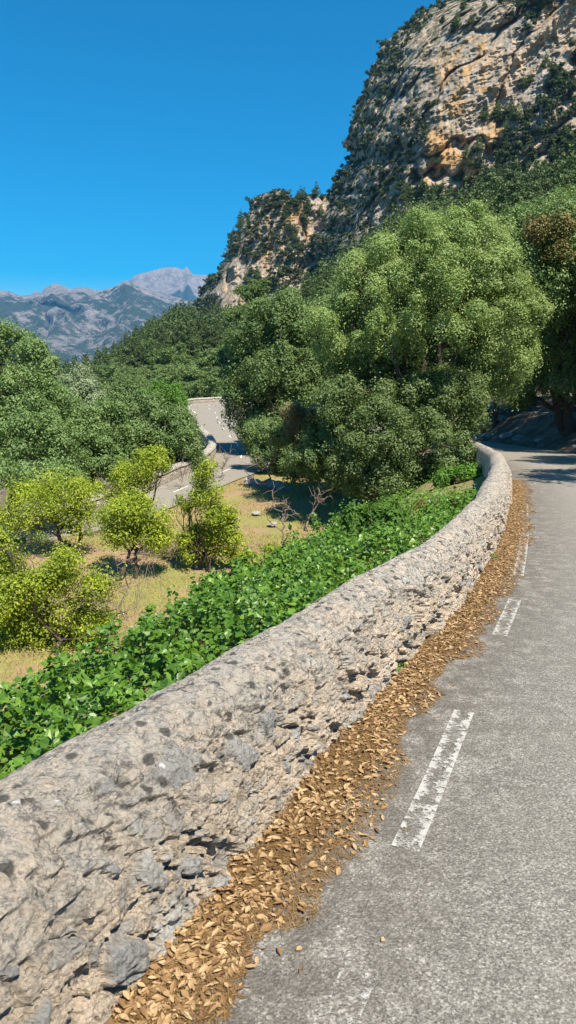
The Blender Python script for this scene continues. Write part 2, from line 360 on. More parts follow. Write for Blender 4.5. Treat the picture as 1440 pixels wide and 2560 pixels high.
# hand the rounding of plan positions to the terrain
def nearest(X, Y, A, B):
    P = road[A:B]; best = np.full(X.shape, 1e9); zi = np.zeros(X.shape); sd = np.zeros(X.shape); ar = np.zeros(X.shape); hh = np.zeros(X.shape)
    for i in range(A, B, 2):
        dx, dy = X - road[i, 0], Y - road[i, 1]; d = dx * dx + dy * dy; m = d < best
        best = np.where(m, d, best); zi = np.where(m, road[i, 2] + road_k[i] * dy, zi); hh = np.where(m, road[i, 3], hh)
        sd = np.where(m, dx * rn[i, 0] + dy * rn[i, 1], sd); ar = np.where(m, RL[i], ar)
    return np.sqrt(best), zi, np.where(sd > 0, 1.0, -1.0), ar, hh
def garden(X, Y): return -5.9 + .05 * np.clip(Y, 8, 45)
def height(X, Y, full=False):
    X = np.asarray(X, float); Y = np.asarray(Y, float)
    du, zu, su, au, hu = nearest(X, Y, 0, i_top); dl, zl, sdl, al, hl = nearest(X, Y, i_top, len(road))
    Pn = np.stack([X * .25, Y * .25, X * 0], -1); nz = fbm(Pn, 4, 5)
    # inside the bend: ivy bank under the upper wall, then the garden
    e = np.maximum(du - hu - .45, 0); crest = np.interp(Y, [4, 10, 16, 24, 34, 60], [3.1, 3.7, 3.9, 2.0, 1.2, .8])
    bankz = zu - .3 - .30 * np.minimum(e, crest) - 1.25 * np.maximum(e - crest, 0) + .12 * nz
    g = garden(X, Y) + .22 * nz
    inner = np.maximum(g, bankz)
    # outside: hillside above the upper road, falling ground below the lower road
    eo = np.maximum(du - hu - .35, 0)
    up = zu + .05 + 1.25 * smooth01(eo / 2.2) + .24 * np.maximum(eo - 1.5, 0) + .35 * nz * smooth01(eo / 2)
    el = np.maximum(dl - hl - .5, 0)
    dn = zl - .4 - .55 * np.minimum(el, 9) - .12 * np.maximum(el - 9, 0) + .4 * nz * smooth01(el / 2)
    kk = smooth01((X + .1 * Y - 6) / 9)
    kk = np.where(Y < 30, np.where(X > 3, 1.0, 0.0), kk)
    use_up = (du - hu) < (dl - hl)
    outer_far = up * kk + dn * (1 - kk)
    side = np.where(use_up, su, sdl)
    z = np.where(side > 0, inner, outer_far)
    # join to the carriageways
    wl = 1 - smooth01((dl - hl - .3) / 1.6); z = z * (1 - wl) + (zl - .06) * wl
    wu = 1 - smooth01((du - hu - .15) / np.where(su > 0, .5, .7)); z = z * (1 - wu) + (zu - .06) * wu
    z = np.where((du < hu + .3), zu - .06, z); z = np.where((dl < hl + .3), zl - .06, z)
    if full: return z, np.where((side < 0), smooth01(np.minimum(du, dl) * .6 - 1.5), 0)
    return z

gx = np.arange(-58, 56, .4); gy = np.arange(-14, 118, .4)
GX, GY = np.meshgrid(gx, gy, indexing='ij'); GZ, GB = height(GX, GY, True)
GB = np.maximum(GB, smooth01((GX + .3 * GY - 12) / 8))
tag(mesh('ground', np.stack([GX, GY, GZ], -1).reshape(-1, 3), gridfaces(len(gx), len(gy)), M['ground'], True, attrs={'bank': GB.ravel()}), kind='structure')

# carriageway
def ribbon(P, N, offs, dz=0.0, crown=0.0):
    V = []
    for o in offs:
        V.append(np.c_[P[:, :2] + N * o[:, None], P[:, 2] + road_k * N[:, 1] * o + dz])
    V = np.stack(V, 1); return V
offs = [road[:, 3] * k + (.25 if k == 1 else -.05 if k == -1 else 0) for k in np.linspace(1, -1, 17)]
RV = ribbon(road, rn, offs)
gut = np.tile(np.clip(1.05 - (1 - np.linspace(1, -1, 17)) * 2.1, 0, 1), (len(road), 1)) * np.where(RL[:, None] < 60, 1, 0)
o_road = tag(mesh('road', RV.reshape(-1, 3), gridfaces(len(road), 17), M['asphalt'], True, attrs={'gutter': gut.ravel()}), kind='structure')

def stripe(p2, wid, z_of, mat, n=24, lift=.006):
    P, _ = resample(catmull(p2, 6), n=n); N = left_normal(P)
    ks = np.linspace(-.5, .5, 7)
    V = np.stack([np.c_[P + N * (wid * k), z_of(P + N * (wid * k)) + lift] for k in ks], 1)
    e = np.tile(np.abs(ks) * 2, (len(P), 1))
    return mesh('edge_line', V.reshape(-1, 3), gridfaces(len(P), 7), mat, False, o_road, attrs={'edge': e.ravel()})
zup = lambda P: ZS * P[:, 1]
for seg in [[(812,2640),(850,2540),(905,2420)], [(1012,2125),(1085,1960),(1160,1780)], [(1248,1590),(1268,1545),(1287,1500)], [(1295,1440),(1306,1380),(1312,1335)],
            [(1312,1290),(1313,1270),(1311,1255)]]:
    stripe(np.array([at_plane(x, y, 0, ZS)[:2] for x, y in seg]), .105, zup, M['paint'] if seg[0][1] < 2500 else M['paint_faint'])
def along(i0, i1, off, wid, name='centre_line', mat='paint_far'):
    P = road[i0:i1 + 1]; N = rn[i0:i1 + 1]
    V = np.stack([np.c_[P[:, :2] + N * (off + k * wid), P[:, 2] + .006] for k in (.5, -.5)], 1)
    return mesh(name, V.reshape(-1, 3), gridfaces(len(P), 2), M[mat], False, o_road)
step = 18
for i in range(int(np.searchsorted(RL, RL[i_top] - 10)), int(np.searchsorted(RL, RL[i_top] + 62)), step): along(i, i + 5, 0.0, .09)
hwm = float(road[i_top, 3])
i_a = i_top - 60; i_b = i_top + 60
P = road[i_a:i_b]; N = rn[i_a:i_b]
V = np.stack([np.c_[P[:, :2] - N * ((P[:, 3] - .45)[:, None] + k), P[:, 2] + .006] for k in (-.07, .07)], 1)
mesh('edge_line', V.reshape(-1, 3), gridfaces(len(P), 2), M['paint_far'], False, o_road)
P_ = np.array([at_plane(x, y, 0, ZS)[:2] for x, y in [(1300,1143),(1350,1157),(1410,1176)]]); stripe(P_, .12, zup, M['paint'])

# ------------------------------------------------------------------ the near parapet wall
rng = np.random.default_rng(7)
s0 = s_cam - 1.3; sv = [s0]
while sv[-1] < fL[-1] - .3:
    dcam = max(1.25, np.linalg.norm(foot[min(int(sv[-1] / .1), len(foot) - 1)])) ; sv.append(sv[-1] + .0048 * dcam ** .92)
sv = np.array(sv)
PW, _ = resample(foot, L=sv); NW = np.stack([np.interp(sv, fL, fn[:, k]) for k in (0, 1)], 1); NW /= np.linalg.norm(NW, axis=1)[:, None]
out_px = [(0,1915),(240,1790),(370,1715),(500,1640),(720,1530),(860,1450),(1000,1380),(1100,1325),(1180,1270),(1210,1235)]
outc = np.array([at_plane(x, y, .46, ZS)[:2] for x, y in out_px]); outc, _ = resample(outc, n=400)
wid = np.array([np.min(np.linalg.norm(outc - p, axis=1)) for p in PW]); 
wid = np.where(sv < s_cam + .3, wid[np.searchsorted(sv, s_cam + .3)], wid)
wid = np.clip(wid, .46, .62); wid[PW[:, 1] > 10] = .5
kern = np.ones(41) / 41; wid = np.convolve(np.pad(wid, 20, 'edge'), kern, 'valid')
prof = np.array([(-.03,-.12),(-.015,0),(0,.12),(.01,.24),(.03,.34),(.075,.43),(.15,.505),(.25,.545),(.35,.53),(.43,.475),(.485,.39),(.505,.28),(.51,.1),(.52,-.3),(.53,-.9)])
prof = catmull(prof, 10); tl = np.r_[0, np.cumsum(np.linalg.norm(np.diff(prof, axis=0), axis=1))]
tt = np.r_[np.linspace(0, 1.15, 215), np.linspace(1.15, tl[-1], 26)[1:]]
PR = np.stack([np.interp(tt, tl, prof[:, k]) for k in (0, 1)], 1)
pt = np.gradient(PR, axis=0); pt /= np.linalg.norm(pt, axis=1)[:, None]; PNn = np.stack([-pt[:, 1], pt[:, 0]], 1)   # outward
ns, nT = len(sv), len(tt)
a = PR[None, :, 0] * (wid[:, None] / .51); h = np.tile(PR[:, 1], (ns, 1))
lum = vnoise(np.stack([sv * .9, sv * 0, sv * 0], -1), 3) * .02
a = a + lum[:, None]; h = h + (vnoise(np.stack([sv * .7, sv * 0 + 4, sv * 0], -1), 9) * .02)[:, None] * (PR[None, :, 1] > .2)
W0 = np.stack([PW[:, None, 0] + NW[:, None, 0] * a, PW[:, None, 1] + NW[:, None, 1] * a, ZS * PW[:, None, 1] + h], -1)
WN = np.stack([NW[:, None, 0] * PNn[None, :, 0], NW[:, None, 1] * PNn[None, :, 0], np.tile(PNn[:, 1], (ns, 1))], -1)
topw = smooth01((WN[..., 2] - .05) / .6)
q = np.stack([np.broadcast_to(sv[:, None], (ns, nT)), np.broadcast_to(tt[None], (ns, nT)), np.zeros((ns, nT))], -1)
rough_k = np.interp(tt, [0, .05, .35, .55, .75, 1.0, 1.6], [1, 1, 1, .7, .33, .3, .8])[None]
disp = .018 * fbm(q * 3, 3, 11) + (-.013) * rough_k * fbm(q * np.array([13, 17, 1]), 3, 21, True) - .0075 * (rough_k + .22) * fbm(q * 40, 3, 31, True) + .0035 * (rough_k + .3) * vnoise(q * 110, 35)
sh = q.copy(); sh[..., 1] = q[..., 1] + .35 * q[..., 0]    # bedded clefts running along the face
cl = fbm(sh * np.array([5.5, 15, 1]), 4, 41); wide = vnoise(q * np.array([1.6, 2.5, 1]), 44)
disp -= .075 * smooth01((cl - .02 + .10 * wide) / .20) * np.clip(rough_k - .28, 0, 1)
pit = vnoise(q * np.array([22, 26, 1]), 51) ; disp -= .036 * smooth01((pit - .24) / .26) * np.clip(rough_k - .1, 0, 1)
stone = np.zeros((ns, nT)); tone = np.zeros((ns, nT))
sts = [(s_cam - .02, .245, .105, .060, -.5, .33, .020), (s_cam + .14, .40, .085, .038, -.9, .62, .010), (s_cam + .33, .30, .06, .03, -.4, .45, .012), (s_cam + .42, .60, .10, .07, .1, .12, .004),
       (s_cam + .22, .72, .08, .05, .3, .82, .004), (s_cam + .75, .50, .12, .045, -.8, .30, .008), (s_cam + 1.0, .52, .08, .05, .2, .2, .006)]
for k in range(650):
    ss = s0 + (rng.random() ** 1.8) * (sv[-1] - s0); t_ = rng.uniform(.02, 1.15); f_ = t_ < .45
    big = rng.random() < .12
    ra = rng.uniform(.05, .10) if big else rng.uniform(.012, .045)
    sts.append((ss, t_, ra, ra * rng.uniform(.35, .75), rng.normal(-.35, .5), rng.random(), (.010 if f_ else .003) * rng.uniform(.4, 1.4)))
sts.append((s_cam + 1.55, .62, .05, .03, 0, .95, .003))
warp = vnoise(q * 26, 61) * .38 + vnoise(q * 70, 62) * .25
for (ss, t_, ra, rb, an, tn, hh_) in sts:
    i0, i1 = np.searchsorted(sv, [ss - ra * 1.3, ss + ra * 1.3]); j0, j1 = np.searchsorted(tt, [t_ - ra * 1.3, t_ + ra * 1.3])
    if i1 - i0 < 2 or j1 - j0 < 2: continue
    U = sv[i0:i1, None] - ss; Vv = tt[None, j0:j1] - t_
    u = (U * cos(an) + Vv * sin(an)) / ra; v = (-U * sin(an) + Vv * cos(an)) / rb
    r = (np.abs(u) ** 2.5 + np.abs(v) ** 2.5) ** .4 * (1 + (warp[i0:i1, j0:j1] if ss > s_cam + .05 else warp[i0:i1, j0:j1] * .3))
    m = smooth01((1 - r) / .18); dome = hh_ * np.clip(1 - r ** 2, 0, 1) + hh_ * .5
    D = disp[i0:i1, j0:j1]; disp[i0:i1, j0:j1] = D * (1 - m) + (dome + .35 * D) * m - .012 * smooth01((1.18 - r) / .1) * (1 - m) * (hh_ > .005)
    A = stone[i0:i1, j0:j1]; T = tone[i0:i1, j0:j1]; T[m > .5] = tn; np.maximum(A, m, out=A)
WV = W0 + WN * disp[..., None]
o_wall = mesh('parapet_wall', WV.reshape(-1, 3), gridfaces(ns, nT)[:, ::-1], M['wall'], False, attrs={'top': topw.ravel(), 'stone': stone.ravel(), 'tone': tone.ravel()})
tag(o_wall, 'long curving pale rubble and mortar parapet with rounded top beside the near road', 'wall')

# lower parapet round the hairpin: body and coping
def far_wall(name, i0, i1, sgn, h0, label, rough=.05, skip=4.0):
    P, _ = resample(road[i0:i1], step=.22); N = left_normal(P)
    off = sgn * (P[:, 3] + .22)
    root = empty(name, (P[0, 0] + N[0, 0] * off[0], P[0, 1] + N[0, 1] * off[0], P[0, 2]))
    org = np.array(root.location)
    for nm, pr, mt in (('wall_body', [(-.25, -.1), (-.24, h0 * .4), (-.23, h0 * .82), (.23, h0 * .82), (.25, h0 * .3), (.27, -.3), (.3, -skip * .5), (.34, -skip)], M['wall2']),
                       ('coping', [(-.27, h0 * .80), (-.27, h0 * .9), (-.2, h0), (0, h0 * 1.07), (.2, h0), (.28, h0 * .9), (.28, h0 * .8)], M['cope'])):
        pr = np.array(pr); pr, _ = resample(pr, n=22 if nm == 'wall_body' else 12) if nm == 'wall_body' else (pr, 0)
        aa = off[:, None] + sgn * pr[None, :, 0]
        V = np.stack([P[:, None, 0] + N[:, None, 0] * aa, P[:, None, 1] + N[:, None, 1] * aa, P[:, None, 2] + pr[None, :, 1] + 0 * aa], -1)
        V = V + rough * np.stack([fbm(V * 2.6, 3, 71 + k) for k in range(3)], -1)
        f = gridfaces(V.shape[0], V.shape[1]); f = f if sgn < 0 else f[:, ::-1]
        mesh(nm, V.reshape(-1, 3) - org, f, mt, True, root)
    return tag(root, label, 'wall')
i_lo0 = int(np.searchsorted(RL, RL[i_top] - 22))
far_wall('parapet_wall', i_lo0, len(road) - 20, -1, .66, 'distant rubble parapet with pale coping round the outer edge of the hairpin and lower road')

# ------------------------------------------------------------------ leaf litter along the wall foot
LITS = (s_cam - 1.2, fL[np.argmin(np.abs(foot[:, 1] - 17))])
def lit_w(s): 
    s = np.asarray(s, float)
    return .27 + .06 * vnoise(np.stack([s * 2.2, s * 0, s * 0], -1), 80) + .05 * vnoise(np.stack([s * 7, s * 0, s * 0], -1), 81) + np.interp(s - s_cam, [-.6, 0, 1, 3, 9, 16, 20], [-.10, -.05, .02, -.02, .03, .04, -.1])
ls = np.arange(LITS[0], LITS[1], .03); LP, _ = resample(foot, L=ls); LN = np.stack([np.interp(ls, fL, fn[:, k]) for k in (0, 1)], 1)
ks = np.linspace(-.12, 1, 12)
LV = np.stack([np.c_[LP - LN * (lit_w(ls) * k * .72)[:, None], ZS * LP[:, 1] + .006 + .022 * (1 - max(k, 0) ** 2) * (1 + .6 * vnoise(np.stack([ls * 12, ls * 0 + k * 5, ls * 0], -1), 82))] for k in ks], 1)
def leaf_tpl(pts, fold=.15):
    return pts
def scatter(name, pos, nrm, tdir, size, tpl, tf, mat, parent=None, rr=None, **kw):
    """tpl (k,3): x across, y along, z normal"""
    n = len(pos); nrm = nrm / (np.linalg.norm(nrm, axis=1)[:, None] + 1e-9)
    tdir = tdir - nrm * np.sum(tdir * nrm, 1)[:, None]; tdir /= np.linalg.norm(tdir, axis=1)[:, None] + 1e-9
    bi = np.cross(tdir, nrm); tpl = np.asarray(tpl, float)
    sz = size[:, None, None] if size.ndim == 1 else size[:, None, :1]
    V = pos[:, None] + sz * (bi[:, None] * tpl[None, :, :1] + tdir[:, None] * tpl[None, :, 1:2] + nrm[:, None] * tpl[None, :, 2:3])
    k = len(tpl); out = []
    for f in [tf]:
        f = np.asarray(f); out.append((np.arange(n)[:, None, None] * k + f[None]).reshape(-1, f.shape[1]))
    return V.reshape(-1, 3), out
T_DIA = ([(0, -.5, 0), (.28, 0, .05), (0, .5, 0), (-.28, 0, .05)], [(0, 1, 2, 3)])
T_OVAL = ([(0, -.5, 0), (.17, -.25, .05), (.24, .05, .07), (.12, .35, .04), (0, .52, -.03), (-.12, .35, .04), (-.24, .05, .07), (-.17, -.25, .05), (0, 0, -.02)],
          [(0, 1, 8), (1, 2, 8), (2, 3, 8), (3, 4, 8), (4, 5, 8), (5, 6, 8), (6, 7, 8), (7, 0, 8)])
T_IVY = ([(0, -.42, 0), (.34, -.36, .06), (.46, -.08, .09), (.26, .12, .06), (0, .58, -.06), (-.26, .12, .06), (-.46, -.08, .09), (-.34, -.36, .06)],
         [(0, 1, 2, 3), (0, 3, 4, 5), (0, 5, 6, 7)])
T_NEED = ([(-.012, -.5, 0), (.012, -.5, 0), (.012, .5, 0), (-.012, .5, 0)], [(0, 1, 2, 3)])
T_BLADE = ([(-.08, 0, 0), (.08, 0, 0), (0, 1, 0)], [(0, 1, 2)])
def rdir(n, r): v = r.normal(size=(n, 3)); return v / np.linalg.norm(v, axis=1)[:, None]

o_lit = mesh('leaf_litter', LV.reshape(-1, 3), gridfaces(len(ls), len(ks))[:, ::-1], M['litter'], True)
tag(o_lit, 'brown band of fallen leaves and pine needles piled along the foot of the near wall', 'leaf litter', kind='stuff')
n = 22000; ss = LITS[0] + (LITS[1] - LITS[0]) * rng.random(n) ** 1.5; kk = rng.random(n) ** .8 * 1.3
keepl = ((vnoise(np.c_[ss * 3.2, kk * 2.0, kk * 0], 85) > -.45) | (rng.random(n) < .5)) & (rng.random(n) > (kk - .55) * 1.3); ss, kk = ss[keepl], kk[keepl]; n = len(ss)
stray = rng.random(n) < .015; kk[stray] = rng.uniform(1, 2.6, stray.sum())
lp, _ = resample(foot, L=ss); lnn = np.stack([np.interp(ss, fL, fn[:, k]) for k in (0, 1)], 1)
dd = lit_w(ss) * kk; pos = np.c_[lp - lnn * dd[:, None], ZS * lp[:, 1] + .008 + .03 * np.clip(1 - kk, 0, 1) + .012 * rng.random(n)]
nr = np.c_[rng.normal(0, .24, (n, 2)), np.ones(n)]
V, f = scatter('', pos, nr, rdir(n, rng), rng.uniform(.010, .040, n) * np.where(rng.random(n) < .06, 1.35, 1), *T_OVAL, None)
mesh('dry_leaves', V, f, M['dryleaf'], False, o_lit)['kind'] = 'stuff'
n = 42000; ss = LITS[0] + (LITS[1] - LITS[0]) * rng.random(n) ** 2.2; kk = rng.random(n) ** .8 * 1.25
lp, _ = resample(foot, L=ss); lnn = np.stack([np.interp(ss, fL, fn[:, k]) for k in (0, 1)], 1)
pos = np.c_[lp - lnn * (lit_w(ss) * kk)[:, None], ZS * lp[:, 1] + .010 + .028 * np.clip(1 - kk, 0, 1)]
V, f = scatter('', pos, np.c_[rng.normal(0, .2, (n, 2)), np.ones(n)], rdir(n, rng), rng.uniform(.03, .075, n), *T_NEED, None)
mesh('dry_needles', V, f, M['needle'], False, o_lit)['kind'] = 'stuff'

# ------------------------------------------------------------------ ivy on the bank
def wall_outer(s, d):
    P, _ = resample(foot, L=s); N = np.stack([np.interp(s, fL, fn[:, k]) for k in (0, 1)], 1)
    return P + N * (d + .5)[:, None]
n = 66000; ss = s_cam - 1.0 + rng.random(n) ** 1.15 * (fL[np.argmin(np.abs(foot[:, 1] - 17))] - s_cam + 1); dd = rng.random(n) ** .8 * 5.4
xy = wall_outer(ss, dd)
hump = fbm(np.c_[xy * .9, xy[:, :1] * 0], 3, 90); hump2 = vnoise(np.c_[xy * 3.2, xy[:, :1] * 0], 93)
thick = .06 + .46 * np.clip(hump + .45, 0, 1.4) + .24 * np.clip(hump2, -1, 1)
thick *= np.interp(dd, [0, .25, .8, 5, 5.6], [.3, .6, 1, 1, .3])
z = height(xy[:, 0], xy[:, 1]); lay = rng.random(n) ** .6
pos = np.c_[xy, z + thick * lay]
pos[:, 2] = np.minimum(pos[:, 2], ZS * xy[:, 1] + np.interp(dd, [0, .5, 1.2], [.30, .15, .1]))
slope = np.interp(dd, [0, 3.3, 4, 6], [.3, .3, 1.2, 1.2]); fnn = np.stack([np.interp(ss, fL, fn[:, k]) for k in (0, 1)], 1)
nr = np.c_[fnn * slope[:, None], np.ones(n)] + rng.normal(0, .6, (n, 3)) + np.array([.15, -.25, .1])
V, f = scatter('', pos, nr, np.c_[rng.normal(0, 1, (n, 2)), rng.normal(-.9, .4, n)], rng.uniform(.04, .105, n), *T_IVY, None)
V1, f1 = V, f[0]
ns_ = 95; s5 = s_cam + rng.random(ns_) * 17; d5 = np.where(rng.random(ns_) < .6, rng.uniform(2.6, 4.4, ns_), rng.uniform(.5, 3, ns_)); xy5 = wall_outer(s5, d5); z5 = height(xy5[:, 0], xy5[:, 1])
pp, dr_, sz_ = [], [], []
for k in range(ns_):
    H_ = rng.uniform(.2, .55); m_ = int(30 * H_ / .3); tt_ = rng.random(m_); a_ = rng.uniform(0, 6.28); ln_ = rng.normal(0, .25, 2)
    pp.append(np.c_[xy5[k, 0] + ln_[0] * tt_ * H_ + rng.normal(0, .07, m_), xy5[k, 1] + ln_[1] * tt_ * H_ + rng.normal(0, .07, m_), z5[k] + .25 + H_ * tt_]); sz_.append(rng.uniform(.04, .085, m_))
pp = np.vstack(pp); sz_ = np.concatenate(sz_); V2, f2 = scatter('', pp, rdir(len(pp), rng) + np.array([.2, -.3, .7]), rdir(len(pp), rng) + np.array([0, 0, -.6]), sz_, *T_IVY, None)
V, f = np.vstack([V1, V2]), [np.vstack([f1, f2[0] + len(V1)])]
tag(mesh('ivy', V, f, M['ivy']), 'glossy green ivy covering the bank behind the near parapet wall', 'ivy', kind='stuff')

n = 26000; ss = s_cam + rng.random(n) * (fL[np.argmin(np.abs(foot[:, 1] - 21))] - s_cam); dd = rng.random(n) * 5.0; xy = wall_outer(ss, dd)
ok = fbm(np.c_[xy * .55 + 7, xy[:, :1] * 0], 3, 96) + .035 * (xy[:, 1] - 9) > .12; xy, dd, ss = xy[ok], dd[ok], ss[ok]; n = len(xy)
pos = np.c_[xy, height(xy[:, 0], xy[:, 1]) + .12 + .45 * np.clip(fbm(np.c_[xy * 1.8, xy[:, :1] * 0], 3, 97) + .35, 0, 1) * rng.random(n) ** .5 * np.clip(dd * 1.2, .2, 1)]
V, f = scatter('', pos, rdir(n, rng) + np.array([.15, -.25, .8]), rdir(n, rng), rng.uniform(.03, .065, n), *T_OVAL, None)
tag(mesh('creeper', V, f, M['bright']), 'patches of small leaved fresh green creeper growing through the ivy', 'creeper', kind='stuff')

# dry grass of the garden
n = 130000; X = rng.uniform(-14, 12, n); Y = 12 + 32 * rng.random(n) ** 1.3
z, bk = height(X, Y, True); du, zu, su, au, hu = nearest(X, Y, 0, i_top); dl, zl, sl_, al, hl = nearest(X, Y, i_top, len(road))
ok = (np.abs(z - garden(X, Y)) < .8) & (dl > hl + .1) & (sl_ > 0) & (fbm(np.c_[X * .5, Y * .5, X * 0], 3, 95) > -.25)
pos = np.c_[X, Y, z][ok]; n = len(pos)
V, f = scatter('', pos, rdir(n, rng) * np.array([1, 1, .2]), np.c_[rng.normal(0, .45, (n, 2)), np.ones(n)], rng.uniform(.06, .17, n), *T_BLADE, None)
tag(mesh('grass', V, f, M['grass']), 'short yellowing grass on the garden terrace below the wall', 'grass', kind='stuff')

# ------------------------------------------------------------------ trees
def tubes(paths, sides=6):
    Vs, Fs, off = [], [], 0
    for P, R in paths:
        P = np.asarray(P, float); R = np.asarray(R, float); t = np.gradient(P, axis=0); t /= np.linalg.norm(t, axis=1)[:, None] + 1e-9
        a = np.cross(t, np.array([.3, .2, 1]) if abs(t[0, 2]) < .8 else np.array([1, .1, 0])); a /= np.linalg.norm(a, axis=1)[:, None] + 1e-9
        b = np.cross(t, a); th = np.linspace(0, 2 * pi, sides, endpoint=False)
        V = P[:, None] + R[:, None, None] * (a[:, None] * np.cos(th)[None, :, None] + b[:, None] * np.sin(th)[None, :, None])
        n = len(P); i = np.arange(n * sides).reshape(n, sides); j = np.roll(i, -1, 1)
        Fs.append(np.stack([i[:-1], j[:-1], j[1:], i[1:]], -1).reshape(-1, 4) + off); Vs.append(V.reshape(-1, 3)); off += n * sides
    return np.vstack(Vs), np.vstack(Fs)
def wobble(p, q_, r, n=9, amp=.06, sag=0.0):
    t = np.linspace(0, 1, n)[:, None]; L = np.linalg.norm(q_ - p); P = p * (1 - t) + q_ * t
    o = np.cumsum(r.normal(0, 1, (n, 3)), 0); o -= o[0] + (o[-1] - o[0]) * t
    P = P + o * L * amp * .5; P[:, 2] += sag * L * np.sin(t[:, 0] * pi); return P
def lobes_from_px(lobes, Y, r, dj=.5):
    """each lobe: px, py, rx, ry (photo pixels) and optional depth offset in metres"""
    out = []
    for l in lobes:
        dy = l[4] if len(l) > 4 else r.uniform(-dj, dj)
        c = at_depth(l[0], l[1], Y + dy); k = (Y + dy) / F
        out.append((c, np.array([l[2] * k, .5 * (l[2] + l[3]) * k * .95, l[3] * k * 1.02])))
    return out
def crown_pts(lobes, n, rc, r, inner=.12, flat=1.05, up=.2, dens=.29, spray=.13):
    cc, cr, wts = [], [], []
    for c, rad in lobes:
        A = 4 * pi * ((rad[0] * rad[1]) ** 1.6 / 3 + (rad[0] * rad[2]) ** 1.6 / 3 + (rad[1] * rad[2]) ** 1.6 / 3) ** (1 / 1.6)
        k = max(5, int(A / (rc * rc) * dens)); d = rdir(k, r); d[:, 2] = np.where(d[:, 2] < -.75, -d[:, 2] * .6, d[:, 2]); 
        p = c + d * np.maximum(rad - rc * .55, rad * .3) * r.uniform(.74, 1.12, (k, 1))
        cc.append(p); cr.append(rc * r.uniform(.55, 1.35, k))
    cc = np.vstack(cc); cr = np.concatenate(cr)
    keep = np.ones(len(cc), bool)
    for c, rad in lobes: keep &= (np.sum(((cc - c) / rad) ** 2, 1) > .55) | (r.random(len(cc)) < .25)
    cc, cr = cc[keep], cr[keep]
    k = r.choice(len(cc), size=n, p=cr ** 2 / np.sum(cr ** 2)); d = rdir(n, r); cf = r.uniform(.6, 1.1, (len(cc), 1)) * np.array([1, 1, 1.0])
    d[:, 2] = np.where((d[:, 2] < -.2) & (r.random(n) < .4), -d[:, 2], d[:, 2])
    rr_ = r.random(n) ** .33 * .6 + .45; far_ = r.random(n) < spray; rr_[far_] *= r.uniform(1.1, 2.0, far_.sum())
    wob = 1 + .35 * vnoise(np.c_[(cc[k] + d * cr[k][:, None]) * (2.2 / rc) * .5], 99)
    p = cc[k] + d * cr[k][:, None] * (rr_ * wob)[:, None] * np.array([1, 1, flat])
    nr = d + rdir(n, r) * .75 + np.array([0, 0, up]) + SUN * .15
    wv = np.stack([fbm(p * .55 / rc * .42, 3, 300 + q_) for q_ in range(3)], 1); p = p + wv * rc * .65
    ni = int(n * inner)
    if ni:
        li = r.integers(0, len(lobes), ni); di = rdir(ni, r) * r.random((ni, 1)) ** .5 * .8
        C = np.array([l[0] for l in lobes]); R_ = np.array([l[1] for l in lobes]); p[:ni] = C[li] + di * R_[li]; nr[:ni] = rdir(ni, r)
    return p, nr
def tree(name, Y, base_px, lobes, nleaf, leaf, mat, label, cat='tree', rc=.5, seed=1, trunk_r=.2, bk='bark', tpl=T_DIA, fork=.4, group=None,
         ntrunk=1, extra=None, twigs=0, up=.25, dj=.5, base_z=None, inner=.12, flat=1.05, lean=0, dens=.29, spray=.13):
    r = np.random.default_rng(seed)
    L = lobes_from_px(lobes, Y, r, dj)
    bx = (base_px - 720) / F * Y; bz = float(height(np.array([bx]), np.array([Y]))[0]) - .12 if base_z is None else base_z
    base = np.array([bx, Y, bz]); root = empty(name, base)
    C = np.array([l[0] for l in L]); mc = C.mean(0); paths = []
    low = C[:, 2].min()
    for k in range(ntrunk):
        b0 = base + np.array([r.normal(0, .25) if k else 0, r.normal(0, .25) if k else 0, 0])
        fk = b0 * (1 - fork) + mc * fork; fk[2] = bz + (low - bz) * .75 if low > bz + 1 else bz + .4; fk[0] += lean + (r.normal(0, .25) if k else 0)
        P = wobble(b0, fk, r, 8, .05); rad = np.linspace(trunk_r * 1.25, trunk_r * .8, 8); rad[0] *= 1.35
        paths.append((P, rad))
        for j in range(k, len(L), ntrunk):
            c, rd = L[j]; tip = c + np.array([0, 0, rd[2] * .4]); Q = wobble(fk, tip, r, 9, .10)
            paths.append((Q, np.linspace(trunk_r * .6, trunk_r * .10, 9)))
            for _ in range(4 + twigs):
                a_ = Q[r.integers(3, 9)]; d_ = rdir(1, r)[0]; d_[2] = abs(d_[2]) * .8 
                e_ = c + d_ * rd * r.uniform(.7, 1.02); paths.append((wobble(a_, e_, r, 6, .14), np.linspace(trunk_r * .2, trunk_r * .03 + .003, 6)))
    V, f = tubes(paths); mesh('trunk', V - base, f, M[bk], True, root)
    p, nr = crown_pts(L, nleaf, rc, r, inner, flat, up, dens, spray)
    V, f = scatter('', p - base, nr, rdir(nleaf, r) + np.array([0, 0, -.2]), leaf * r.uniform(.6, 1.3, nleaf), *tpl, None)
    mesh('crown', V, f, M[mat], False, root)
    for (nm, lb, nn, mt, lab) in (extra or []):
        L2 = lobes_from_px(lb, Y - .6, r, .3); p, nr = crown_pts(L2, nn, rc * .8, r, inner, flat, up, dens, spray)
        V, f = scatter('', p - base, nr, rdir(nn, r), leaf * r.uniform(.6, 1.3, nn), *tpl, None)
        o = mesh(nm, V, f, M[mt], False, root)
        if lab: o['label'] = lab
    return tag(root, label, cat, group)

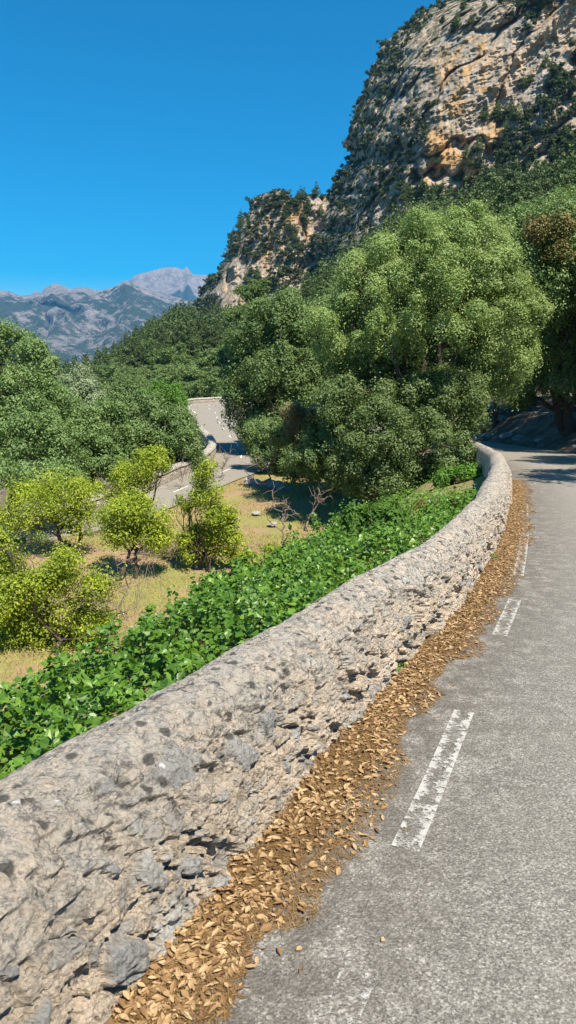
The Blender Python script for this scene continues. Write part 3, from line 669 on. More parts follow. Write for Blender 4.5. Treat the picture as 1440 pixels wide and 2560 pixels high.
# main group in the middle
tree('ash_tree', 29, 985, [(1065,650,120,105),(1175,660,110,120),(1165,560,60,50,.4),(1235,640,60,60,-.5),(905,690,60,45,-.8),(1322,840,30,40,.2),(800,850,36,60,-.4),(1060,570,36,36),(960,740,140,110),(1245,800,95,110,-.3),(1090,770,170,110,-1.4),(880,820,95,95,-.6),(1230,890,110,80,.2),(960,860,90,70,-.6),(1150,590,80,60),(1010,600,70,50),(1300,750,36,40,.6),(1110,870,110,70,1.6),(1210,960,90,50,.6)],
     300000, .082, 'ash', 'tall yellow green leafy tree filling the middle behind the wall bend', seed=3, trunk_r=.2, rc=.42, ntrunk=3, fork=.3, dj=.9, up=.3, inner=.03, dens=.27, spray=.15, twigs=4)
tree('holm_oak', 27.5, 905, [(890,1010,95,60,-.3),(950,1090,105,75,-1),(1050,1000,95,60,.2),(1120,1130,62,50,-2.5),(850,1120,85,75),(1000,1190,100,60,-1),(780,1150,65,65),(880,1190,80,45,-.8),(1130,1000,80,70),(1060,1090,70,50,-1.4),(1160,1050,45,60,-.5),(1000,930,90,45,1.8),(1140,940,80,45,1.5),(900,930,70,50,1),(900,1222,85,32),(1010,1238,80,34,-1),(1085,1215,55,45,-1.5)],
     210000, .09, 'oak', 'dark dense holm oak hanging over the wall end under the yellow green tree', seed=5, trunk_r=.16, rc=.34, ntrunk=3, dj=.9, fork=.3, inner=.08)
tree('holm_oak', 45, 735, [(690,805,75,55),(760,790,80,60),(635,865,65,55),(620,935,62,50),(700,925,100,80,-1),(800,900,90,90),(610,1015,58,62),(590,960,45,45),(700,1030,80,70,-1),(780,1010,80,80),(612,1075,34,36),(650,1110,40,34),(740,850,80,70)],
     110000, .15, 'oakf', 'rounded clumpy dark oak leaning over the lower road', seed=8, trunk_r=.28, rc=.55, dj=1.2)
tree('holm_oak', 33, 840, [(750,1075,60,55),(800,1130,70,60),(700,1090,40,40),(770,1180,60,35),(830,1080,60,60)], 42000, .10, 'oak',
     'low dark oak with a brown dead patch between the clumpy oak and the hanging oak', seed=11, trunk_r=.12, rc=.35, ntrunk=2,
     extra=[('dead_foliage', [(750,1052,42,34,-.6),(725,1075,25,22,-.6)], 5000, 'brown', 'brown dead foliage')])
tree('holm_oak', 38, 700, [(680,1125,45,50),(645,1095,40,40),(720,1170,45,34),(648,1150,30,26)], 22000, .11, 'oakf', 'small dark oak at the road edge behind the bare sapling', seed=12, trunk_r=.08, rc=.35)
# right side above the road
tree('holm_oak', 33, 1420, [(1400,600,100,90),(1370,700,85,80),(1450,760,110,110,-1),(1400,850,90,80),(1440,950,80,50,-1),(1540,700,120,140),(1345,930,60,70),(1300,1000,40,30),(1560,900,110,100)], 120000, .12, 'oak',
     'dark oak with a rusty patch on the bank at the right edge above the road', seed=14, trunk_r=.25, rc=.42, ntrunk=2,
     extra=[('rusty_foliage', [(1365,585,55,40,-.9),(1400,640,60,40,-.9)], 5500, 'rust', 'rusty brown foliage')])
tree('holm_oak', 42, 1330, [(1270,600,70,60),(1330,560,60,60),(1310,760,60,110),(1330,900,60,70),(1260,950,70,50),(1420,540,90,60)], 60000, .15, 'oakf',
     'green oak standing behind the rusty patched oak on the slope', seed=15, trunk_r=.2, rc=.5)
tree('holm_oak', 41, 1235, [(1240,940,90,45),(1190,960,50,40),(1300,960,50,40)], 24000, .12, 'oakf', 'small thin trunked oak on the shaded bank beyond the bend', seed=16, trunk_r=.1, rc=.4)
tree('holm_oak', 44, 1120, [(1100,950,80,90),(1040,900,80,90),(1150,1040,60,60)], 26000, .15, 'oakf', 'oak behind the tall yellow green tree beyond the road bend', seed=17, trunk_r=.15, rc=.5)
tree('holm_oak', 52, 1290, [(1230,960,70,60),(1310,980,70,60),(1390,960,70,70),(1180,1000,60,50),(1270,900,80,60),(1460,1000,80,60)], 60000, .17, 'oakf', 'dense oak foliage closing the gap above the far bank', seed=18, trunk_r=.15, rc=.5)
# shade trees outside the right edge (their shadow falls on the bend)
for k, (x, y, hh_) in enumerate([(12.2, 14.5, 5.5), (15.0, 20, 7), (16.5, 26, 8), (19.5, 31, 9), (16.5, 36, 8), (22, 24, 9), (14.2, 31, 6.5)]):
    zc = -1 + hh_
    rr = np.random.default_rng(60 + k); b_ = np.array([x, y, float(height(np.array([x]), np.array([y]))[0])])
    root = empty('holm_oak', b_); L = [(np.array([x + dx, y + dy, zc + dz]), np.array([2.5, 2.5, 1.9])) for dx, dy, dz in ((0, 0, .8), (-1.5, .6, 0), (1.4, -.5, .1), (.2, 1.4, -.2))]
    V, f = tubes([(wobble(b_, b_ + np.array([0, 0, hh_ * .55]), rr), np.linspace(.2, .12, 9))] + [(wobble(b_ + np.array([0, 0, hh_ * .5]), l[0], rr), np.linspace(.12, .02, 9)) for l in L])
    mesh('trunk', V - b_, f, M['bark'], True, root); p, nr = crown_pts(L, 40000, .5, rr)
    V, f = scatter('', p - b_, nr, rdir(40000, rr), .14 * rr.uniform(.6, 1.3, 40000), *T_DIA, None); mesh('crown', V, f, M['oak'], False, root)
    tag(root, 'oak above the right side of the road, only its shadow or edge showing', 'tree', 'oaks along the right roadside bank')
# left side beyond the lower wall
tree('carob_tree', 33, 20, [(30,900,90,75),(-60,880,110,100),(85,925,60,60),(50,1000,110,80,-1),(0,1100,130,80,-3),(110,1100,90,60,-3),(60,1190,110,50,-6),(180,1200,60,40,-5.5),(-80,1050,100,140,-2)], 110000, .12, 'left',
     'large dark green tree at the far left edge beyond the lower road', seed=21, trunk_r=.25, rc=.42, ntrunk=2, dj=.8)
tree('olive_tree', 44, 190, [(190,960,48,42),(215,1000,45,40),(160,1000,50,50),(240,1040,40,50)], 26000, .13, 'olive', 'silvery green olive rising between the dark left trees', seed=22, trunk_r=.15, rc=.4)
tree('carob_tree', 36, 220, [(190,1060,90,75),(270,1080,80,75),(150,1150,100,60),(240,1160,90,55),(130,1040,60,60)], 80000, .12, 'left', 'broad dark tree behind the left lemon trees, right of the edge tree', seed=23, trunk_r=.2, rc=.42, ntrunk=2)
tree('carob_tree', 38, 440, [(350,1050,75,60),(420,1085,75,60),(450,1120,52,55),(380,1140,80,50),(300,1120,60,50),(330,1180,70,30),(420,1175,60,28)], 85000, .12, 'left', 'leafy dark tree on a leaning trunk beside the lower wall', seed=24, trunk_r=.16, rc=.4, ntrunk=1, base_z=-4.3, lean=-.6)
tree('olive_tree', 52, 370, [(370,1010,26,22),(385,1040,26,24)], 7000, .13, 'olive', 'silvery small tree top showing above the leaning tree', seed=25, trunk_r=.1, rc=.35)
tree('oak_tree', 62, 420, [(425,1000,36,34),(450,1035,26,34),(395,985,36,24),(440,975,24,22)], 26000, .17, 'bright', 'bright green tree just outside the hairpin wall', seed=26, trunk_r=.15, rc=.55)
tree('oak_tree', 70, 320, [(320,985,50,38),(280,1000,40,30),(355,990,36,30)], 28000, .18, 'oakf', 'round green tree left of the bright tree by the hairpin', seed=27, trunk_r=.2, rc=.6)

tree('green_shrub', 22.5, 175, [(172,1378,22,26),(160,1385,14,18)], 2500, .06, 'oak', 'small bluish green shrub between the trunks of the umbrella shaped lemon tree', 'shrub', seed=52, trunk_r=.02, rc=.14, fork=.2)
tree('green_shrub', 25.2, 60, [(20,1362,50,26),(95,1368,50,22),(-50,1350,50,34),(215,1345,36,18)], 14000, .08, 'oak', 'low dark bushes added to stand for the black shade behind the umbrella shaped lemon tree', 'shrub', seed=53, trunk_r=.03, rc=.22, fork=.2)  # added dark leaves imitate deep shade here and cover the strip of road
# lemon trees in the garden
LM = dict(cat='lemon tree', tpl=T_OVAL, bk='bark', flat=1.0, inner=.15, dens=.46, spray=.42)
tree('lemon_tree', 22.8, 140, [(88,1245,60,46),(180,1240,66,44),(140,1295,95,38),(45,1300,44,30),(225,1280,42,38),(120,1215,40,26),(205,1212,26,20),(5,1290,30,26)], 13000, .082, 'lemon',
     'umbrella shaped lemon tree on the left in front of the dark trees', seed=31, trunk_r=.075, rc=.34, ntrunk=2, twigs=4, **LM)
tree('lemon_tree', 21, 325, [(330,1295,66,38),(262,1300,36,34),(390,1310,40,38),(335,1345,85,26),(402,1350,26,24),(365,1262,30,24),(300,1265,26,18)], 15000, .082, 'lemon',
     'low lemon tree with forked bare trunk casting shadow on the grass', seed=32, trunk_r=.06, rc=.31, ntrunk=2, twigs=5, **LM)
tree('lemon_tree', 15.8, 120, [(110,1470,90,55),(205,1560,75,60),(70,1560,85,65),(150,1415,60,28),(30,1410,50,40),(235,1470,42,40),(160,1630,85,45),(-10,1350,40,40),(-30,1500,70,70),(30,1640,60,50),(80,1690,50,30)], 42000, .072, 'lemon',
     'big straggly lemon bush in the left foreground touching the ivy', seed=33, trunk_r=.05, rc=.30, ntrunk=3, twigs=8, **LM)
tree('lemon_tree', 21.5, 520, [(515,1172,24,30),(500,1200,34,34),(520,1245,44,38),(450,1250,24,20),(545,1290,38,30),(555,1340,46,34),(490,1345,48,34),(520,1385,66,26),(468,1270,16,18),(590,1385,36,20),(450,1350,20,20),(580,1300,18,24)], 14000, .088, 'lemon',
     'tall narrow lemon tree in the middle of the garden', seed=34, trunk_r=.045, rc=.27, ntrunk=2, twigs=7, **LM)
tree('lemon_tree', 25.5, 330, [(372,1150,42,28),(395,1128,20,18),(330,1205,52,40),(300,1245,36,28),(355,1185,40,30),(410,1170,20,18),(250,1225,30,24)], 9000, .09, 'lemon',
     'lemon tree behind the forked one, its top standing out against the dark tree', seed=35, trunk_r=.07, rc=.24, twigs=4, **LM)
tree('lemon_tree', 20.6, 650, [(630,1395,34,18),(690,1378,28,20),(660,1370,24,14)], 1500, .082, 'lemon',
     'low sparse lemon shoots right of the narrow lemon tree', seed=36, trunk_r=.03, rc=.2, twigs=5, **LM)
# fresh shrubs behind the wall
tree('green_shrub', 13.4, 900, [(875,1308,46,34),(930,1282,32,34),(960,1318,56,40),(985,1266,16,22),(850,1345,36,26),(900,1360,60,30),(1010,1300,40,30)], 15000, .085, 'bright', 'fresh green shrub sprouting out of the ivy behind the wall', 'shrub', seed=41, trunk_r=.03, rc=.2, tpl=T_OVAL, twigs=5)
tree('green_shrub', 21.5, 1130, [(1120,1200,34,26),(1160,1190,40,30),(1195,1180,26,26)], 6500, .08, 'bright', 'bright shrub against the outside of the wall at the bend', 'shrub', seed=42, trunk_r=.03, rc=.2, tpl=T_OVAL, twigs=3, base_z=-2.6)
tree('mossy_shrub', 15.5, 1100, [(1090,1275,50,18),(1150,1262,34,18),(1050,1300,40,18)], 5500, .05, 'reed', 'low yellow and orange tinted growth along the wall before the bend', 'shrub', seed=43, trunk_r=.02, rc=.16, twigs=2, base_z=-2.2)
tree('green_shrub', 11.0, 575, [(545,1460,46,26),(600,1445,30,22),(520,1490,36,22),(640,1470,36,20)], 4200, .085, 'ivy', 'tall ivy mound rising at the edge of the bank', 'shrub', seed=44, trunk_r=.02, rc=.16, tpl=T_IVY, twigs=3)
tree('ivy_sprout', 9.5, 375, [(375,1525,10,14),(378,1550,16,12),(360,1560,12,8)], 220, .08, 'ivy', 'single upright ivy sprout at the crest of the bank', 'ivy sprout', seed=45, trunk_r=.012, rc=.07, tpl=T_IVY, twigs=1)

# bare saplings
def bare(name, px, Y, H, label, seed, lean=(0, 0), r0=.04, n1=7, spread=.5, mat='dead', cat='bare tree', group=None, z=None):
    r = np.random.default_rng(seed); x = (px - 720) / F * Y; b = np.array([x, Y, float(height(np.array([x]), np.array([Y]))[0]) - .05 if z is None else z])
    top = np.array([lean[0], lean[1], H]); P = wobble(np.zeros(3), top, r, 10, .12); paths = [(P, np.linspace(r0, r0 * .25, 10))]
    for k in range(n1):
        a_ = P[r.integers(2, 9)]; d_ = r.normal(0, spread, 3); d_[2] = abs(d_[2]) * .9 + .15; e_ = a_ + d_ * H * .55
        Q = wobble(a_, e_, r, 8, .16); paths.append((Q, np.linspace(r0 * .5, r0 * .12, 8)))
        for j in range(4):
            g = Q[r.integers(2, 7)]; d2 = r.normal(0, spread, 3); paths.append((wobble(g, g + d2 * H * .28, r, 5, .15), np.linspace(r0 * .2, .003, 5)))
    root = empty(name, b); V, f = tubes(paths[:1], 6); mesh('trunk', V, f, M[mat], True, root)
    V, f = tubes(paths[1:], 4); mesh('branches', V, f, M[mat], True, root)
    return tag(root, label, cat, group)
bare('dead_sapling', 718, 23.5, 1.9, 'thin leafless sapling leaning left in the sunny grass', 1, (-.5, 0), .045)
bare('dead_sapling', 775, 26.5, 1.5, 'leafless forked sapling at the edge of the tree shade', 2, (.3, 0), .05, 8)
bare('dead_tree', 672, 33, 2.9, 'grey leafless small tree beside the rubble at the lower road edge', 3, (.25, 0), .07, 9, .45)
bare('bare_shrub', 555, 36, 1.5, 'tangle of grey twigs standing at the lower road', 4, (.1, 0), .03, 14, .55, cat='shrub')
bare('dead_sapling', 685, 21.5, .9, 'short dead stem forked low in the grass', 5, (-.25, 0), .05, 3)
bare('bare_shrub', 245, 15.2, 2.2, 'grey leafless twigs sticking out of the big lemon bush', 6, (.3, -.3), .02, 16, .6, 'dead', 'shrub', z=-4.6)
bare('bare_shrub', 850, 21.5, 1.3, 'dead thorny scrub between the shade and the fresh shrub', 7, (.3, 0), .03, 16, .7, cat='shrub')
bare('bare_shrub', 450, 33.5, 1.2, 'dry brown scrub along the inner side of the lower wall', 8, (0, 0), .02, 18, .7, cat='shrub')
def brush(px, Y, n, L, label, seed):
    r = np.random.default_rng(seed); x = (px - 720) / F * Y; b = np.array([x, Y, float(height(np.array([x]), np.array([Y]))[0])])
    ps = []
    for k in range(n):
        c = np.array([r.normal(0, L * .4), r.normal(0, L * .3), abs(r.normal(0, .14)) + .03]); d = r.normal(0, 1, 3); d[2] *= .2; d /= np.linalg.norm(d); l = r.uniform(.3, .9)
        ps.append((wobble(c - d * l / 2, c + d * l / 2, r, 5, .12), np.linspace(.012, .004, 5)))
    V, f = tubes(ps, 4); return tag(mesh('brush_pile', V, f, M['dead'], True), label, 'brush pile')
o = brush(380, 23.2, 170, 1.0, 'heap of cut dead branches behind the forked lemon tree', 3); x = (380 - 720) / F * 23.2; o.location = (x, 23.2, float(height(np.array([x]), np.array([23.2]))[0]))
o = brush(40, 19.5, 120, .9, 'heap of grey twigs by the left edge above the lemon bush', 4); x = (20 - 720) / F * 18; o.location = (x, 18, float(height(np.array([x]), np.array([18.]))[0]))

# weeds at the wall foot
def weed(px, py, sz, n, label, seed):
    r = np.random.default_rng(seed); p = at_plane(px, py, 0, ZS); ps = rdir(n, r) * np.array([1, 1, .8]) * sz; ps[:, 2] = np.abs(ps[:, 2])
    V, f = scatter('', ps, ps + np.array([0, 0, sz]), rdir(n, r), sz * r.uniform(.25, .5, n), *T_OVAL, None)
    o = mesh('weed', V, f, M['bright']); o.location = p + np.array([0, 0, .01]); tag(o, label, 'weed')
weed(598, 2192, .014, 9, 'tiny green sprig in the leaf litter, the nearest weed', 1)
weed(1003, 1680, .055, 70, 'leafy weed at the wall foot, largest of those along the litter', 2)
weed(1160, 1500, .06, 40, 'small weed at the wall foot just beyond the largest one', 3)
weed(1232, 1400, .07, 75, 'weed at the wall foot next to the distant worn edge line', 4)
weed(1060, 1615, .03, 20, 'small weed between the two larger ones along the wall foot', 5)

# rocks: bank stones and the rubble heap by the lower road
def rock(p, sz, seed, name='rock'):
    r = np.random.default_rng(seed); nu, nv = 14, 9; u = np.linspace(0, 2 * pi, nu, endpoint=False); v = np.linspace(-.5, pi * .5, nv)
    U, V_ = np.meshgrid(u, v, indexing='ij'); D = np.stack([np.cos(U) * np.cos(V_), np.sin(U) * np.cos(V_), np.sin(V_)], -1)
    rr = 1 + .35 * vnoise(D * 1.6 + seed * 3.1, seed) + .15 * vnoise(D * 4 + seed, seed + 1); V = D * rr[..., None] * np.array(sz)
    i = np.arange(nu * nv).reshape(nu, nv); j = np.roll(i, -1, 0); f = np.stack([i[:, :-1], j[:, :-1], j[:, 1:], i[:, 1:]], -1).reshape(-1, 4)
    o = mesh(name, V.reshape(-1, 3), f, M['rock'], False); o.location = p; o.rotation_euler = (0, 0, r.uniform(0, 6)); return o
r = np.random.default_rng(77)
for k in range(60):
    i = r.integers(np.searchsorted(RL, 26), np.searchsorted(RL, 55)); dd_ = road[i, 3] + .6 + r.random() * 4; p = road[i, :2] - rn[i] * dd_; s_ = r.uniform(.1, .38)
    o = rock((p[0], p[1], float(height(np.array([p[0]]), np.array([p[1]]))[0])), (s_ * 1.3, s_, s_ * .7), 200 + k)
    tag(o, 'pale rock lying on the shaded earth bank right of the far road', 'rock', 'rocks on the shaded bank')
for k, px in enumerate(np.linspace(622, 712, 11)):
    Y = 35.2 - .15 * k; x = (px - 720) / F * Y; o = rock((x, Y, float(height(np.array([x]), np.array([Y]))[0])), (r.uniform(.25, .45), .25, r.uniform(.18, .34)), 300 + k)
    tag(o, 'pale boulder in the row between garden and lower road', 'rock', 'boulders between garden and lower road')
for k, (px, py) in enumerate([(640, 1283), (682, 1310), (838, 1300)]):
    p = at_plane(px, py, -5.9, .05); o = rock(p, (.22, .18, .07), 400 + k)
    tag(o, ['flat pale stone alone in the sunny grass', 'small stone beside the dead sapling', 'pale stone in the shade under the oaks'][k], 'rock')

# ------------------------------------------------------------------ cliffs
def cliff(name, sil, xr, ybot, R0, back, seed, label, nx, ny, ytop, ochre, slope_k, round_px, amp, topf=None):
    sil = np.array(sil, float); ys = np.linspace(ybot, ytop, ny); o_ = np.argsort(sil[:, 1])
    xl = np.interp(ys, sil[o_, 1], sil[o_, 0]); yz = ys * 0; xl = xl + 11 * vnoise(np.stack([ys / 38, yz, yz], -1), seed + 60) + 7 * vnoise(np.stack([ys / 15, yz, yz], -1), seed + 61)
    nb = 26; u = np.linspace(0, 1, nx) ** 1.0
    X = xl[:, None] + (xr - xl[:, None]) * u[None]; Yp = np.repeat(ys[:, None], nx, 1)
    X = X + 0 * Yp
    if topf: tf_ = np.interp(X, *zip(*topf)) + 5 * vnoise(np.stack([X / 9, X * 0, X * 0], -1), seed); Yp = ybot + (tf_ - ybot) * np.linspace(0, 1, ny)[:, None]
    # distance of the face: set back as it rises, bulging towards us in the middle
    Rb = R0(X); tanE = (HOR - Yp) / F * 1.0; 
    t = np.clip(1 - (X - xl[:, None]) / round_px, 0, 1); rnd = back * (1 - np.sqrt(np.clip(1 - t ** 2, 0, 1)))
    Rr = Rb + np.maximum(tanE, 0) * Rb * slope_k + rnd
    c, s = cos(PITCH), sin(PITCH); dx = (X - 720) / F; dv = -(Yp - 1280) / F; D = np.stack([dx, c + dv * s, -s + dv * c], -1); D /= D[..., 1:2]
    P = D * Rr[..., None] + np.array([0, 0, CH])
    Q = np.stack([(P[..., 0] + P[..., 2]) * .42, P[..., 1] * .6, (P[..., 2] - P[..., 0]) * .85], -1)   # beds and cracks tilted up to the right
    Qv = P * np.array([1, 1, .42])
    n = amp * (1.7 * fbm(Q / 52, 2, seed) - .55 * (1 - np.abs(vnoise(Q / 26 + .35 * fbm(P / 12, 2, seed)[..., None], seed + 40))) ** 7 - .4 * (1 - np.abs(vnoise(Qv / 16 + .3 * fbm(P / 8, 2, seed)[..., None], seed + 41))) ** 9 + .42 * fbm(Q / 19, 3, seed + 5, True) + .26 * fbm(Qv / 9, 3, seed + 9, True) + .15 * fbm(P / 4.5, 3, seed + 14, True) + .08 * fbm(P / 1.9, 2, seed + 12, True))
    n *= (1 - .75 * t ** 3)
    P2 = D * (Rr - n)[..., None] + np.array([0, 0, CH])
    jag = (fbm(P * np.array([1, 1, 1]) / 9, 4, seed + 30)) * amp * .28 * t ** 2
    P2[..., 0] += jag; P2[..., 2] += jag * .5
    # the mass carries on behind the skyline
    back_cols = []
    for k in range(1, 9):
        b_ = P2[:, 0].copy(); b_ = b_ + (b_ - np.array([0, 0, CH])) * (.05 * k); b_[:, 0] += 3.5 * k * k * .4; back_cols.append(b_)
    P3 = np.concatenate([np.stack(back_cols[::-1], 1), P2], 1)
    tr = P3[-1:].copy(); rows = []
    for k in range(1, 5): q_ = tr.copy(); q_[..., 1] += 18 * k; q_[..., 2] += 1.5 * k; rows.append(q_)
    P3 = np.concatenate([P3] + rows, 0)
    leftness = np.concatenate([np.ones((ny, 8)), t], 1); leftness = np.concatenate([leftness] + [leftness[-1:]] * 4, 0)
    vg = np.clip(leftness * .95 + .22, 0, 1); oc = np.clip(1 - leftness * 1.6, 0, 1) * ochre
    o = mesh(name, P3.reshape(-1, 3), gridfaces(*P3.shape[:2]), M['cliff'], False, attrs={'veg': vg.ravel(), 'ochre': oc.ravel()})
    tag(o, kind='structure'); return P2, t
cA, tA = cliff('cliff', [(1240,-140),(1180,-60),(1110,0),(1060,30),(1000,70),(940,150),(925,190),(905,240),(885,320),(850,420),(832,480),(800,560),(770,640),(745,800)], 1760, 800,
    lambda X: np.interp(X, [740, 1000, 1440, 1800], [330, 285, 245, 235]), 90, 100, '', 330, 420, -140, 1.0, .62, 240, 13)
cB, tB = cliff('cliff', [(640,455),(625,492),(590,530),(560,570),(545,600),(510,630),(500,680),(492,720),(480,800)], 930, 800,
    lambda X: np.interp(X, [480, 700, 930], [430, 400, 390]), 60, 140, '', 220, 200, 470, .9, .45, 90, 10, [(480, 700), (500, 660), (515, 620), (545, 590), (590, 530), (622, 500), (655, 488), (690, 476), (712, 480), (728, 500), (750, 500), (775, 484), (800, 499), (820, 486), (850, 465), (930, 440)])

# crest of the back cliff: a jagged row is added by its trees below

# ------------------------------------------------------------------ wooded slopes between the road and the cliffs
ridge = np.array([(-500,980,300),(0,960,330),(180,945,420),(240,918,430),(330,872,420),(400,830,410),(450,805,405),(490,808,400),(560,812,395),(700,790,360),(760,760,320),(860,700,290),(950,640,270),(1050,590,255),(1150,570,245),(1250,540,235),(1330,520,232),(1440,500,228),(1800,430,225)], float)
def hill_pt(px, t):
    R = np.interp(px, ridge[:, 0], ridge[:, 2]); py = np.interp(px, ridge[:, 0], ridge[:, 1])
    c, s = cos(PITCH), sin(PITCH)
    dx = (px - 720) / F; dv = -(py - 1280) / F; k = 1 / (c + dv * s)
    zr_ = CH + (-s + dv * c) * k * R
    Yn = np.interp(px, [0, 500, 620, 1000, 1500], [95, 105, 100, 62, 50]); Y = Yn + (R - Yn) * t
    # keep the plan direction of the column
    kk_ = dx * k; x = kk_ * Y
    zn = height(kk_ * Yn, Yn); z = zn + (zr_ - zn) * np.where(t < 1, t ** .85, 1 - (t - 1) * .6)
    return np.stack([x, Y, z], -1)
pxs = np.linspace(-500, 1800, 180); ts = np.linspace(0, 1.25, 60); PX, TS = np.meshgrid(pxs, ts, indexing='ij')
HP = hill_pt(PX, TS); HP[..., 2] += 1.5 * fbm(HP / 14, 3, 130) * smooth01(TS * 5)
tag(mesh('hillside', HP.reshape(-1, 3), gridfaces(*PX.shape), M['hill'], True), kind='structure')

# tree prototypes (crown and trunk in one small mesh each)
def proto(kind, seed):
    r = np.random.default_rng(seed)
    if kind == 'pine':
        H = 10; L = []
        for k in range(8):
            zz = H * (.22 + .74 * k / 7); rad = (1 - (k / 7) ** 1.3) * 2.5 + .5
            for j in range(4 if k < 6 else 1): a_ = r.uniform(0, 6.28); q_ = rad * .6 if k < 6 else 0; L.append((np.array([cos(a_) * q_, sin(a_) * q_, zz + r.normal(0, .3)]), np.array([rad * .55, rad * .55, .7])))
        p, nr = crown_pts(L, 3400, .5, r, .15, .6); lf = .42
    elif kind == 'round':
        H = 8; L = [(np.array([r.normal(0, 1.1), r.normal(0, 1.1), H * r.uniform(.35, .8)]), np.array([r.uniform(1.2, 2)] * 2 + [r.uniform(1.1, 1.7)])) for _ in range(8)]
        p, nr = crown_pts(L, 3600, .65, r, .15, .8); lf = .42
    else:
        H = 1.6; L = [(np.array([r.normal(0, .7), r.normal(0, .7), H * r.uniform(.2, .6)]), np.array([.8, .8, .6]) * r.uniform(.7, 1.1)) for _ in range(4)]
        p, nr = crown_pts(L, 650, .4, r, .1, .8); lf = .36
    V1, f1 = scatter('', p, nr, rdir(len(p), r), lf * r.uniform(.6, 1.3, len(p)), *T_DIA, None)
    V2, f2 = tubes([(wobble(np.array([0, 0, -1.]), np.array([0, 0, H * .8]), r, 6, .03), np.linspace(.22 if H > 3 else .06, .05, 6))], 5)
    return V1, f1[0], V2, f2
PROT = {k: [proto(k, s_ * 7 + 1) for s_ in range(4)] for k in ('pine', 'round', 'shrub')}
def proto_obj(name, kind, v, mat):
    V1, f1, V2, f2 = PROT[kind][v]
    return mesh(name, np.vstack([V1, V2]), [f1, f2 + len(V1)], [M[mat], M['bark']], False, midx=[0] * len(f1) + [1] * len(f2))
def forest(name, kind, mat, pts, scl, label, cat, group, limit=300, seed=0, sx=1.0):
    r = np.random.default_rng(seed); pts = np.asarray(pts); scl = np.asarray(scl)
    o_ = np.argsort(-scl / np.maximum(pts[:, 1], 1)); pts, scl = pts[o_], scl[o_]
    me = None; pro = [proto_obj(name, kind, v, mat) for v in range(4)]
    for i in range(min(limit, len(pts))):
        s = pro[i] if i < 4 else pro[i % 4].copy()
        if i >= 4: col.objects.link(s)
        s.location = pts[i]; s.scale = (scl[i] * sx,) * 2 + (scl[i],); s.rotation_euler = (0, 0, r.uniform(0, 6.28)); tag(s, label, cat, group)
    if len(pts) > limit:
        Vs, Fs, off = [], [], 0
        for i in range(limit, len(pts)):
            V1, f1, _, _ = PROT[kind][i % 4]; a_ = r.uniform(0, 6.28); ca, sa = cos(a_), sin(a_); k = r.choice(len(f1), len(f1) // 3, replace=False)
            V = V1.reshape(-1, 4, 3)[k]; cc = V.mean(1, keepdims=True); V = (cc + (V - cc) * 1.6).reshape(-1, 3)
            V = np.stack([(V[:, 0] * ca - V[:, 1] * sa) * sx, (V[:, 0] * sa + V[:, 1] * ca) * sx, V[:, 2]], 1) * scl[i] + pts[i]
            Vs.append(V); Fs.append(np.arange(len(V)).reshape(-1, 4) + off); off += len(V)
        tag(mesh(name + '_cover', np.vstack(Vs), np.vstack(Fs), M[mat]), 'small far ' + label, cat, kind='stuff')
r = np.random.default_rng(5)
def hill_samples(n, px0, px1, t0, t1, pw=1.0):
    px = r.uniform(px0, px1, n); t = t0 + (t1 - t0) * r.random(n) ** pw; return px, t, hill_pt(px, t)
# conifers on the left spur and under the cliffs
px, t, P1 = hill_samples(420, 160, 720, .22, 1.0, .75); keep = ~((px > 170) & (px < 310) & (t > .5) & (r.random(420) < .8)); P1 = P1[keep]; s1 = r.uniform(.7, 1.25, len(P1))
px, t, P2_ = hill_samples(260, 760, 1700, .35, 1.02, .7); s2 = r.uniform(.8, 1.35, len(P2_))
forest('pine_tree', 'pine', 'pine', np.vstack([P1, P2_]), np.r_[s1, s2], 'dark pine among many on the wooded slope below the cliffs', 'pine tree', 'pines on the wooded slope', 190, 1, .95)
px, t, P1 = hill_samples(330, 150, 1700, 0, .42, 1.1); keep = (P1[:, 1] > 70)
forest('round_tree', 'round', 'oakf', P1[keep], r.uniform(.55, 1.0, keep.sum()), 'rounded green tree among many beyond the hairpin', 'tree', 'broadleaf trees on the lower slope', 300, 2, 1.15)
px, t, P1 = hill_samples(60, 180, 330, .45, .98, 1.0)
forest('olive_tree', 'round', 'olivef', P1, r.uniform(.4, .7, 60), 'small pale olive among many on the reddish terraces at the low end of the spur', 'olive tree', 'olives on the low end of the spur', 300, 9, 1.1)
# single trees that stand out
for nm, kind, mat, px_, py_, Y_, sc_, lab in [('pine_tree', 'round', 'pinel', 632, 790, 150, 1.15, 'pale green round topped pine standing out left above the clumpy oak'),
        ('pine_tree', 'round', 'pinel', 590, 830, 140, .8, 'pale pine at the left foot of the round topped one')]:
    o = proto_obj(nm, kind, 1, mat); p = at_depth(px_, py_, Y_); o.location = p; o.scale = (sc_,) * 3; tag(o, lab, 'pine tree')

